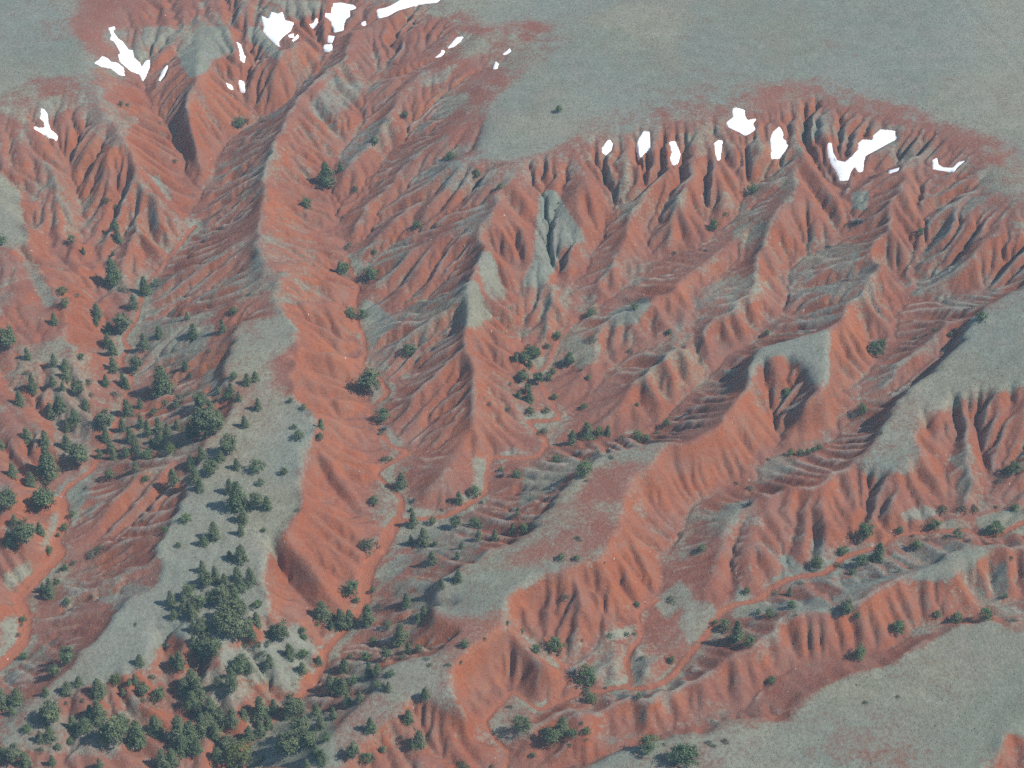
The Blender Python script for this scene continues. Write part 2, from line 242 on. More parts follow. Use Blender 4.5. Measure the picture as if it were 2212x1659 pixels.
SNOW = [
    (0, 0, "705,180 740,170 745,185 730,200 765,250 790,265 830,320 858,325 865,370 905,405 915,440 945,390 968,385 970,430 945,490 925,530 905,480 850,460 780,400 765,350 785,345 740,265 710,255 725,230", "long forked snow streak in the leftmost canyon head"),
    (0, 0, "610,405 645,385 660,360 700,380 715,400 760,405 800,440 805,490 770,480 720,440 660,430", "snow patch left of the long forked snow streak"),
    (0, 0, "1080,418 1090,430 1062,490 1035,525 1028,515 1050,460", "thin snow sliver right of the long forked streak"),
    (0, 0, "265,700 282,705 307,740 312,800 327,840 367,870 372,905 310,885 225,835 218,818 250,825 288,830 288,790 255,760 266,750", "y-shaped snow patch nearest the left edge"),
    (0, 0, "1695,100 1740,125 1760,75 1800,90 1830,75 1845,130 1905,145 1880,200 1830,240 1805,270 1810,295 1850,320 1790,290 1740,240 1705,200 1710,170", "big leaf-shaped snow patch in the canyon head bowl"),
    (0, 0, "1868,225 1905,213 1903,242 1873,242", "small round snow patch beside the big leaf-shaped one"),
    (0, 0, "1893,258 1930,218 1938,240 1900,268", "small slanting snow patch right of the leaf-shaped one"),
    (0, 0, "1533,268 1560,288 1578,350 1592,370 1580,408 1558,385 1553,330", "narrow vertical snow strip in the dark cleft"),
    (0, 0, "1548,513 1582,530 1588,602 1558,592 1550,560", "lower snow strip at the foot of the dark cleft"),
    (0, 0, "1465,538 1500,546 1512,578 1488,576", "tiny snow spot left of the lower cleft strip"),
    (0, 0, "2160,20 2205,15 2290,32 2312,50 2265,65 2268,105 2235,125 2225,195 2166,210 2145,135 2106,105 2110,84 2145,90", "ragged snow patch at the top, left of the long bar"),
    (0, 0, "2128,228 2168,233 2152,278 2122,272", "small snow lump hanging under the ragged top patch"),
    (0, 0, "2098,290 2152,283 2152,328 2098,336", "lowest snow lump in the chain under the ragged patch"),
    (0, 0, "2006,157 2033,150 2043,116 2060,118 2052,172 2018,178", "small hooked snow patch between the two big top patches"),
    (1, 0, "230,60 300,45 370,5 400,-10 645,-10 622,15 540,22 450,42 360,67 300,102 238,117", "long white snow bar cut by the top edge"),
    (1, 0, "128,145 156,133 160,162 133,167", "small snow spot just below the long top bar"),
    (1, 0, "688,312 750,238 790,236 772,267 730,302", "slanting snow wedge in the red gully below the tableland"),
    (1, 0, "606,372 643,345 653,316 670,330 662,352 630,368", "small bent snow streak below the slanting wedge"),
    (1, 0, "1043,352 1095,310 1098,330 1070,353", "upper of two snow flecks by the tableland edge"),
    (1, 0, "983,447 1000,393 1017,410 1014,442", "lower of two snow flecks by the tableland edge"),
    (1, 0, "1688,960 1735,898 1757,930 1747,972 1715,1002 1688,987", "leftmost oval snow patch under the grey tongue"),
    (1, 0, "1958,852 1997,852 1999,962 1952,1002 1930,1037 1908,960 1928,900", "tall diamond snow patch, second of the row"),
    (1, 0, "2127,918 2162,913 2182,960 2197,1000 2182,1052 2150,1073 2132,1030 2142,990", "third snow patch of the row, right of the diamond"),
    (2, 0, "325,698 352,698 402,713 402,750 422,780 482,763 452,800 472,837 410,877 363,852 298,822 283,795 328,760", "ragged snow patch in the right-hand gully heads"),
    (2, 0, "625,818 652,860 647,895 672,915 667,935 684,940 632,1022 573,1028 578,960 568,900 588,850", "fan-shaped snow patch right of the ragged one"),
    (2, 0, "203,930 235,903 257,915 242,1038 223,1038", "slim snow drop below left of the ragged patch"),
    (2, 0, "943,918 967,930 972,985 1002,1040 1050,1050 1100,1010 1138,970 1138,930 1163,903 1230,908 1238,880 1280,838 1377,848 1372,880 1394,895 1340,922 1182,1007 1172,1050 1167,1113 1138,1113 1113,1072 1087,1112 1072,1168 1018,1168 1003,1122 958,1052 938,980", "big v-shaped snow patch on the right"),
    (2, 0, "1332,1105 1407,1083 1392,1107 1338,1123", "tiny snow strip right of the v-shaped patch"),
    (2, 0, "1622,1035 1650,1018 1652,1060 1680,1083 1750,1088 1788,1050 1837,1036 1782,1077 1757,1113 1680,1104 1622,1094", "thin smile-shaped snow streak farthest right"),
]

# ------------------------------------------------------------------ terrain: membrane through the survey lines, then rain
XMIN, XMAX, YMIN, YMAX = -204.0, 204.0, 214.0, 622.0
DX = 0.46
NX, NY = 888, 888
DX = (XMAX - XMIN) / (NX - 1)


def upsample(a, shape):
    ys = np.linspace(0, a.shape[0] - 1, shape[0])
    xs = np.linspace(0, a.shape[1] - 1, shape[1])

    def cub(n, t):
        i = np.floor(t).astype(int)
        f = t - i
        w = [-.5 * f + f ** 2 - .5 * f ** 3, 1 - 2.5 * f ** 2 + 1.5 * f ** 3, .5 * f + 2 * f ** 2 - 1.5 * f ** 3, -.5 * f ** 2 + .5 * f ** 3]
        return [(np.clip(i + k - 1, 0, n - 1), w[k]) for k in range(4)]
    r = sum(a[:, j] * w[None, :] for j, w in cub(a.shape[1], xs))
    return sum(r[i, :] * w[:, None] for i, w in cub(a.shape[0], ys))


def noise2(shape, cell, seed):
    g = np.random.default_rng(seed)
    h = max(4, int(shape[0] / cell) + 3)
    w = max(4, int(shape[1] / cell) + 3)
    return upsample(g.uniform(-1, 1, (h, w)), shape)


def fbm(shape, cell, seed, octaves=4, gain=.5):
    out, amp = np.zeros(shape), 1.0
    for k in range(octaves):
        out += amp * noise2(shape, max(1.5, cell / 2 ** k), seed + 17 * k)
        amp *= gain
    return out


def blur(a, n=1):
    for _ in range(n):
        p = np.pad(a, 1, mode='edge')
        a = (p[:-2, 1:-1] + p[2:, 1:-1] + p[1:-1, :-2] + p[1:-1, 2:] + 4 * p[1:-1, 1:-1]) / 8
    return a


def smooth_line(pts, step=0.35, closed=False):
    """dense samples along a Catmull-Rom curve through survey points, in world x, y and height above the regional dip"""
    w = [to_world(px, py, o)[:2] + (o,) for px, py, o in pts]
    if closed:
        w = [w[-1]] + w + [w[0], w[1]]
    else:
        w = [w[0]] + w + [w[-1]]
    w = np.array(w)
    out = []
    for i in range(1, len(w) - 2):
        p0, p1, p2, p3 = w[i - 1], w[i], w[i + 1], w[i + 2]
        n = max(2, int(np.hypot(*(p2 - p1)[:2]) / step))
        t = np.linspace(0, 1, n, endpoint=False)[:, None]
        tens = 0.4 if not closed else 0.25
        m1, m2 = tens * (p2 - p0), tens * (p3 - p1)
        q = (2 * t ** 3 - 3 * t ** 2 + 1) * p1 + (t ** 3 - 2 * t ** 2 + t) * m1 + (-2 * t ** 3 + 3 * t ** 2) * p2 + (t ** 3 - t ** 2) * m2
        out.append(q)
    out.append(w[-2:-1])
    return np.concatenate(out)


# meander: displace line samples a little so that no channel or rim runs straight
wob = [fbm((300, 300), 8, 900 + k, 3, .6) for k in range(2)]


def meander(s, amp):
    i = np.clip(((s[:, 1] - YMIN) / (YMAX - YMIN) * 299).astype(int), 0, 299)
    j = np.clip(((s[:, 0] - XMIN) / (XMAX - XMIN) * 299).astype(int), 0, 299)
    s = s.copy()
    s[:, 0] += amp * wob[0][i, j]
    s[:, 1] += amp * wob[1][i, j]
    return s


wash_s = [(w, smooth_line(l)) for w, l in WASH_LINES]
chan_s = [meander(smooth_line(l), .5) for l in CHANNELS + SINK]
crest_s = [meander(smooth_line(l), 1.3) for l in CRESTS]
mesa_s = [meander(smooth_line(l, closed=True), 1.3) for l in MESAS]


def raster(lines, shape):
    val = np.zeros(shape)
    cnt = np.zeros(shape)
    for s in lines:
        j = np.round((s[:, 0] - XMIN) / (XMAX - XMIN) * (shape[1] - 1)).astype(int)
        i = np.round((s[:, 1] - YMIN) / (YMAX - YMIN) * (shape[0] - 1)).astype(int)
        ok = (i >= 0) & (i < shape[0]) & (j >= 0) & (j < shape[1])
        np.add.at(val, (i[ok], j[ok]), s[ok, 2])
        np.add.at(cnt, (i[ok], j[ok]), 1)
    return val, cnt


def constraints(shape):
    v1, c1 = raster([s for _, s in wash_s] + chan_s, shape)
    v2, c2 = raster(crest_s + mesa_s, shape)
    m = (c1 > 0) | (c2 > 0)
    v = np.where(c1 > 0, v1 / np.maximum(c1, 1), v2 / np.maximum(c2, 1))
    return v, m, c1 > 0


off = None
for n in (28, 56, 111, 222, 444):
    v, m, _ = constraints((n, n))
    off = np.full((n, n), 8.0) if off is None else upsample(off, (n, n))
    # soft beds under the caprock: the ground is steepest just below a mesa rim
    _, rimc = raster(mesa_s[:6], (n, n))
    kk = 1 / (1 + 3.2 * np.clip(blur((rimc > 0).astype(float), 2 + n // 40) * 3, 0, 1))
    _, rimu = raster(mesa_s[8:], (n, n))
    kk = kk * (1 + 5 * np.clip(blur((rimu > 0).astype(float), 2 + n // 12) * (2 + n / 60), 0, 1))   # the upper tableland rolls over gently
    kp = np.pad(kk, 1, mode='edge')
    kn, ks, kw, ke = kp[:-2, 1:-1] + kk, kp[2:, 1:-1] + kk, kp[1:-1, :-2] + kk, kp[1:-1, 2:] + kk
    kt = kn + ks + kw + ke
    for _ in range(300 if n < 400 else 160):
        p = np.pad(off, 1, mode='edge')
        off = (p[:-2, 1:-1] * kn + p[2:, 1:-1] * ks + p[1:-1, :-2] * kw + p[1:-1, 2:] * ke) / kt
        off = np.where(m, v, off)


def poly_mask(poly, X, Y):
    """even-odd test, vectorised"""
    inside = np.zeros(X.shape, bool)
    n = len(poly)
    xs = np.array([p[0] for p in poly]); ys = np.array([p[1] for p in poly])
    box = (X >= xs.min()) & (X <= xs.max()) & (Y >= ys.min()) & (Y <= ys.max())
    xb, yb = X[box], Y[box]
    r = np.zeros(xb.shape, bool)
    for a in range(n):
        x1, y1, x2, y2 = xs[a], ys[a], xs[a - 1], ys[a - 1]
        if y1 == y2:
            continue
        c = ((y1 > yb) != (y2 > yb)) & (xb < (x2 - x1) * (yb - y1) / (y2 - y1) + x1)
        r ^= c
    inside[box] = r
    return inside


def grid_xy(n):
    return np.meshgrid(np.linspace(XMIN, XMAX, n), np.linspace(YMIN, YMAX, n))


def world_mesa_mask(n):
    X, Y = grid_xy(n)
    m = np.zeros(X.shape, bool)
    for s in mesa_s:
        m |= poly_mask([(p[0], p[1]) for p in s[::3]], X, Y)
    return m


def erode(z, K, fixed, dx, iters, dt, diff, seed):
    g = np.random.default_rng(seed)
    ny, nx = z.shape
    N = ny * nx
    nb = [(-1, -1), (-1, 0), (-1, 1), (0, -1), (0, 1), (1, -1), (1, 0), (1, 1)]
    idx = np.arange(N).reshape(ny, nx)
    fx = fixed.ravel()
    for it in range(iters):
        zp = np.pad(z, 1, constant_values=1e9)
        best = np.zeros((ny, nx))
        rec = idx.copy()
        dist = np.ones((ny, nx)) * dx
        for di, dj in nb:
            L = dx * math.hypot(di, dj)
            s = (z - zp[1 + di:1 + di + ny, 1 + dj:1 + dj + nx]) / L
            s = s * (1 + .42 * (g.random((ny, nx)) - .5))
            b = s > best
            best[b] = s[b]
            rec[b] = (idx + di * nx + dj)[b]
            dist[b] = L
        r = rec.ravel().copy()
        r[fx] = np.arange(N)[fx]
        d = (r != np.arange(N)).astype(np.int32)
        rr = r.copy()
        for _ in range(14):
            d = d + d[rr]
            rr = rr[rr]
        order = np.argsort(d, kind='stable')
        bounds = np.searchsorted(d[order], np.arange(d.max() + 2))
        A = np.full(N, dx * dx)
        levels = [order[bounds[k]:bounds[k + 1]] for k in range(1, len(bounds) - 1)]
        for lv in reversed(levels):
            np.add.at(A, r[lv], A[lv])
        f = (K.ravel() * dt * np.sqrt(A) / dist.ravel())
        zz = z.ravel().copy()
        for lv in levels:
            zz[lv] = (zz[lv] + f[lv] * zz[r[lv]]) / (1 + f[lv])
        z2 = zz.reshape(ny, nx)
        p = np.pad(z2, 1, mode='edge')
        lap = p[:-2, 1:-1] + p[2:, 1:-1] + p[1:-1, :-2] + p[1:-1, 2:] - 4 * z2
        z = np.where(fixed, z, z2 + diff * lap)
    return z, A.reshape(ny, nx)


X, Y = grid_xy(444)
mm = world_mesa_mask(444)
soft_m = blur(mm.astype(float), 4)
X4, Y4 = X, Y
rim0 = np.zeros((444, 444))
for s_ in mesa_s[-2:]:
    rim0 = np.maximum(rim0, poly_mask([(p[0], p[1]) for p in s_[::3]], X, Y).astype(float))
rim0 = np.clip(2.1 * upsample(blur(rim0[::6, ::6], 38), (444, 444)), 0, 1)                    # the upper tableland rolls over gently into its gullies
_, _, fixed1 = constraints((444, 444))
Z = region_z(X, Y) + off
gy, gx = np.gradient(Z, (YMAX - YMIN) / 443)
slope = np.hypot(gx, gy)

# flutes: follow every slope down to its channel and vary the ground by where it drains
cell = (XMAX - XMIN) / 443
lowgx, lowgy = blur(gx, 3), blur(gy, 3)
px_, py_ = np.meshgrid(np.arange(444.0), np.arange(444.0))
live = np.ones((444, 444), bool)
dxl, dyl = np.zeros((444, 444)), np.zeros((444, 444))
near = blur(fixed1.astype(float), 1) > .1
for _ in range(130):
    ii = np.clip(np.round(py_).astype(int), 0, 443)
    jj = np.clip(np.round(px_).astype(int), 0, 443)
    live &= ~near[ii, jj]
    vx, vy = -lowgx[ii, jj], -lowgy[ii, jj]
    ln = np.maximum(np.hypot(vx, vy), 1e-4)
    dxl = np.where(live, vx / ln, dxl)
    dyl = np.where(live, vy / ln, dyl)
    px_ = np.where(live, np.clip(px_ + .8 * vx / ln, 0, 443), px_)
    py_ = np.where(live, np.clip(py_ + .8 * vy / ln, 0, 443), py_)


def sample(a, x, y):
    j = np.clip(np.floor(x).astype(int), 0, a.shape[1] - 2)
    i = np.clip(np.floor(y).astype(int), 0, a.shape[0] - 2)
    u, w = np.clip(x - j, 0, 1), np.clip(y - i, 0, 1)
    return a[i, j] * (1 - u) * (1 - w) + a[i, j + 1] * u * (1 - w) + a[i + 1, j] * (1 - u) * w + a[i + 1, j + 1] * u * w


tx, ty = px_ - 9 * dxl, py_ - 9 * dyl
mix_w = np.clip(.5 + fbm((444, 444), 70, 88, 2), 0, 1)
fl = (1.25 * (1 - mix_w) * sample(noise2((444, 444), 11, 74), tx, ty) + (.5 + .6 * mix_w) * sample(noise2((444, 444), 5.2, 71), tx, ty) + .62 * sample(noise2((444, 444), 2.8, 72), tx, ty))
fl = blur(1.1 - 1.6 * np.abs(fl), 1)                       # sharp-crested spurs between round hollows
amp = np.clip(slope * 2.8 - .1, 0, 1) * (1 - .85 * blur(soft_m, 3)) * np.clip(.8 + .9 * fbm((444, 444), 40, 41, 3), .12, 1.9)
fx4, fy4 = to_frame(X4, Y4, Z)
meadow = np.zeros((444, 444))
for s_, q_ in GRASS:
    if s_ >= .7:
        meadow = np.maximum(meadow, poly_mask([(p[0], p[1]) for p in q_], fx4, fy4).astype(float))
meadow = blur(meadow, 5)
amp *= 1 - .85 * meadow
amp *= (1 - .8 * blur(near.astype(float), 4)) * (1 - .97 * np.minimum(1, 1.5 * rim0))
faces_left = np.clip(gx / np.maximum(slope, .05), 0, 1)
faces_right = np.clip(-gx / np.maximum(slope, .05) - .15, 0, 1)
amp *= (1 - .62 * faces_left) * (1 + 1.15 * faces_right) * (1 - .45 * np.clip((Y4 - 425) / 60, 0, 1))
Z = Z + 1.55 * amp * fl
fine_fl = .19 * amp * blur(np.abs(sample(noise2((444, 444), 2.0, 73), tx, ty)) - .3, 1)
Z = Z + fbm((444, 444), 11, 31, 4, .62) * .45 * np.clip(slope * 2.2, .05, 1) * (1 - .8 * soft_m)
Z += fbm((444, 444), 60, 77, 2) * .35 * soft_m
K1 = (1 - .9 * np.maximum(soft_m, .8 * meadow)) * (1 - .97 * rim0) ** 2 * np.clip(1 + .5 * fbm((444, 444), 40, 5, 2), .35, 1.7)
wr = np.clip(rim0 * 1.4 - .1, 0, 1)
Z = Z * (1 - wr) + blur(Z, 40) * wr
Z, A1 = erode(Z, K1, fixed1, (XMAX - XMIN) / 443, 26, .036, .02, 3)
Z = upsample(Z, (NY, NX))
X, Y = grid_xy(NX)
mm = world_mesa_mask(NX)
soft_m = blur(mm.astype(float), 5)
K2 = (1 - .92 * soft_m) * (1 - .97 * np.clip(upsample(rim0, (NY, NX)), 0, 1)) ** 2
Z -= upsample(fine_fl, (NY, NX))
gy, gx = np.gradient(Z, DX)
Z += fbm((NY, NX), 5, 301, 3, .6) * .10 * np.clip(np.hypot(gx, gy) * 2, .12, 1)
_, _, fixed2 = constraints((NY, NX))
Z, AREA = erode(Z, K2, np.zeros_like(mm), DX, 10, .034, .022, 9)

# sandy wash beds: flat floors with low cut banks
wash = np.zeros((NY, NX))
for hw, s in wash_s:
    hw = hw * .72
    s = meander(s, .35)
    for p in s[::2]:
        r = hw + 1.6
        i0, i1 = int((p[1] - r - YMIN) / DX), int((p[1] + r - YMIN) / DX) + 2
        j0, j1 = int((p[0] - r - XMIN) / DX), int((p[0] + r - XMIN) / DX) + 2
        if i1 < 1 or j1 < 1 or i0 >= NY or j0 >= NX:
            continue
        i0, j0 = max(i0, 0), max(j0, 0)
        sub = (slice(i0, i1), slice(j0, j1))
        d = np.hypot(X[sub] - p[0], Y[sub] - p[1]) + .35 * noise2(X[sub].shape, 3, 4)
        wash[sub] = np.maximum(wash[sub], np.clip((hw + .55 - d) / .9, 0, 1))
        floor = region_z(p[0], p[1]) + p[2] - .15
        k = np.clip((d - hw) / .9, 0, 1)
        bed = floor + 1.0 * np.maximum(k, 0) ** .6
        Z[sub] = np.where(d < hw + .9, np.minimum(Z[sub], bed), Z[sub])
# narrow incised thread along the side gullies
cut = np.zeros((NY, NX))
for s_ in chan_s:
    dep = .75 * np.clip(np.interp(np.arange(len(s_)), np.arange(0, len(s_) + 14, 14), np.random.default_rng(len(s_)).uniform(-.2, 1.3, len(np.arange(0, len(s_) + 14, 14)))), 0, 1)
    for p, dd in list(zip(s_, dep))[::2]:
        i, j = int(round((p[1] - YMIN) / DX)), int(round((p[0] - XMIN) / DX))
        if 4 < i < NY - 4 and 4 < j < NX - 4:
            sub = (slice(i - 3, i + 4), slice(j - 3, j + 4))
            d2 = (X[sub] - p[0]) ** 2 + (Y[sub] - p[1]) ** 2
            cut[sub] = np.maximum(cut[sub], dd * np.exp(-d2 / .42))
Z -= cut * (1 - .9 * np.clip(upsample(meadow, (NY, NX)), 0, 1))
Z = .6 * Z + .4 * blur(Z, 1)

# shallow vehicle track over the upper tableland
TRACK = P("2030,-60,22 2093,20,22 2168,100,22 2230,190,22 2290,270,22")
track = np.zeros((NY, NX))
for p in smooth_line(TRACK):
    i, j = int((p[1] - YMIN) / DX), int((p[0] - XMIN) / DX)
    if 6 < i < NY - 6 and 6 < j < NX - 6:
        sub = (slice(i - 6, i + 7), slice(j - 6, j + 7))
        d = np.hypot(X[sub] - p[0], Y[sub] - p[1])
        track[sub] = np.maximum(track[sub], np.clip((1.9 - d) / 1.0, 0, 1))
Z -= .12 * track


def snow_outline(col, row, pts):
    return [T(col, row, *q) for q in [tuple(float(v) for v in p.split(',')) for p in pts.split()]]


# meltwater and creep have smoothed the ground where the snow lies longest
FX, FY = to_frame(X, Y, Z)
nival = np.zeros((NY, NX))
for col, row, pts, _ in SNOW:
    nival = np.maximum(nival, poly_mask(snow_outline(col, row, pts), FX, FY).astype(float))
nival = np.clip(blur(nival, 10) * 2.2, 0, 1)
Zs = upsample(blur(Z[::3, ::3], 14), (NY, NX))
Z = Z * (1 - nival) + Zs * nival
FX, FY = to_frame(X, Y, Z)

# where grass has taken hold
gy, gx = np.gradient(blur(Z, 6), DX)
slope = np.hypot(gx, gy)
MESA_COVER = [.84, .66, .80, .80, .78, .78, .72, .66, .93, .93]
cover = np.zeros((NY, NX))
for c_, s_ in zip(MESA_COVER, mesa_s):
    one = poly_mask([(p[0], p[1]) for p in s_[::3]], X, Y).astype(float)
    if c_ > .9:                                            # the upper tableland thins out gradually towards its gullies
        cover = np.maximum(cover, c_ * np.clip(upsample(blur(one[::6, ::6], 9), (NY, NX)), 0, 1))
    else:
        cover = np.maximum(cover, c_ * (.45 * blur(one, 3) + .55 * blur(one, 40)))
cover += .20 * soft_m * fbm((NY, NX), 60, 58, 5, .62)
for s, q in GRASS:
    cover = np.maximum(cover, s * blur(poly_mask([(p[0], p[1]) for p in q], FX, FY).astype(float), 8))
rub = fbm((NY, NX), 26, 55, 4, .62)
lap = blur(Z, 3) - blur(Z, 14)
aspect = -(gx * .85 - gy * .3) / np.maximum(slope, .05)          # + where the ground turns to the sun
crest_line = np.zeros((NY, NX))
cv, cc = raster(crest_s, (444, 444))
crest_line = np.clip(upsample(blur((cc > 0).astype(float), 5) * 4.5, (NY, NX)), 0, 1)
extra = np.clip(.52 - slope * 1.4 + .34 * rub, 0, .55)
bank = np.clip(upsample(blur(wash[::4, ::4], 5), (NY, NX)) * 5.5, 0, 1) * np.clip((.62 - slope) * 4, 0, 1)
extra = np.maximum(extra, np.clip(bank * (.62 + .45 * rub), 0, .8))
extra = np.maximum(extra, np.clip(crest_line * (.50 - .25 * slope + .34 * rub), 0, .55))
roll = np.clip(upsample(rim0, (NY, NX)), 0, 1)
extra = np.maximum(extra, np.clip(.66 * np.minimum(1, 1.1 * roll) + .36 * rub - .04, 0, .72) * (roll > .03))
lapf = (blur(Z, 1) - blur(Z, 9)) / .16
shady = np.clip(-aspect * 1.4 + .15, 0, 1)
streak = np.clip(shady * (.20 + .10 * np.clip(lapf, -1, 1) + .44 * rub) + .14 * rub, 0, .62)
sunny = 1 - shady
streak = np.maximum(streak, np.clip(sunny * (.10 - .2 * np.clip(lapf, -1, 1) + .34 * rub), 0, .42))
cover = np.maximum(cover, np.maximum(extra, streak) * (1 - wash))
for s, q in RED:
    cover -= s * blur(poly_mask([(p[0], p[1]) for p in q], FX, FY).astype(float), 40)
cover -= .12 * track
brink = (blur(Z, 1) - blur(Z, 6)) / .06
bleach = .6 * np.clip(brink - .6, 0, 1) * np.clip(blur(shady, 4) * 1.2 - .1, 0, 1) * np.clip(.65 + .9 * fbm((NY, NX), 16, 123, 3), 0, 1) * (1 - wash) * (1 - .8 * soft_m)
cover = np.clip(cover, 0, 1)
cover *= (1 - .92 * np.clip(wash * 1.3, 0, 1))
straw = np.clip(.5 + .55 * fbm((NY, NX), 80, 91, 4, .55), 0, 1)
straw = straw + .45 * np.clip(1 - np.hypot((FX - 560) / 150, (FY - 950) / 330), 0, 1)
straw = straw + .5 * bank
straw = np.clip(straw + .5 * np.clip((FX - 1950) / 200, 0, 1) * np.clip((420 - FY) / 200, 0, 1), 0, 1)


gy1, gx1 = np.gradient(blur(Z, 3), DX)
fresh = np.clip((np.hypot(gx1, gy1) - .38) / .5 + .45 * fbm((NY, NX), 22, 207, 4, .6), 0, 1)   # 1 where steep ground keeps shedding its skin


def height_at(x, y):
    u = (x - XMIN) / DX
    v = (y - YMIN) / DX
    j = np.clip(np.floor(u).astype(int), 0, NX - 2)
    i = np.clip(np.floor(v).astype(int), 0, NY - 2)
    a, b = np.clip(u - j, 0, 1), np.clip(v - i, 0, 1)
    return (Z[i, j] * (1 - a) * (1 - b) + Z[i, j + 1] * a * (1 - b) + Z[i + 1, j] * (1 - a) * b + Z[i + 1, j + 1] * a * b)


def hit(px, py):
    """point on the terrain along the sight line through a frame position"""
    dx, dy, dz = ray(px, py)
    t = np.arange(330.0, 720.0, .25)
    x, y, z = t * dx, t * dy, CAM_Z + t * dz
    below = np.nonzero(z < height_at(x, y))[0]
    k = below[0] if len(below) else len(t) - 1
    return float(x[k]), float(y[k]), float(height_at(x[k:k + 1], y[k:k + 1])[0]), float(t[k])


# ------------------------------------------------------------------ materials
def new_mat(name, rough=.95):
    m = bpy.data.materials.new(name)
    m.use_nodes = True
    b = m.node_tree.nodes['Principled BSDF']
    b.inputs['Roughness'].default_value = rough
    b.inputs['Specular IOR Level'].default_value = .08
    return m, m.node_tree, b


def node(t, kind, **kw):
    n = t.nodes.new(kind)
    for k, v in kw.items():
        if k in n.inputs.keys():
            n.inputs[k].default_value = v
        else:
            setattr(n, k, v)
    return n


def tex_noise(t, scale, detail=4.0, rough=.55, vec=None):
    n = node(t, 'ShaderNodeTexNoise')
    n.inputs['Scale'].default_value = scale
    n.inputs['Detail'].default_value = detail
    n.inputs['Roughness'].default_value = rough
    if vec is not None:
        t.links.new(vec, n.inputs['Vector'])
    return n.outputs['Fac']


def ramp(t, fac, stops):
    n = node(t, 'ShaderNodeValToRGB')
    e = n.color_ramp.elements
    while len(e) < len(stops):
        e.new(.5)
    for k, (p, c) in enumerate(stops):
        e[k].position = p
        e[k].color = tuple(c) + (1,) if len(c) == 3 else c
    t.links.new(fac, n.inputs['Fac'])
    return n.outputs['Color']


def mixc(t, fac, a, b, mode='MIX'):
    n = node(t, 'ShaderNodeMix', data_type='RGBA', blend_type=mode)
    for sock, v in ((n.inputs[0], fac), (n.inputs[6], a), (n.inputs[7], b)):
        if isinstance(v, (int, float)):
            sock.default_value = v
        elif isinstance(v, tuple):
            sock.default_value = v + (1,)
        else:
            t.links.new(v, sock)
    return n.outputs[2]


def math_n(t, op, a, b=None, clamp=False):
    n = node(t, 'ShaderNodeMath', operation=op, use_clamp=clamp)
    for k, v in enumerate((a, b)):
        if v is None:
            continue
        if isinstance(v, (int, float)):
            n.inputs[k].default_value = v
        else:
            t.links.new(v, n.inputs[k])
    return n.outputs[0]


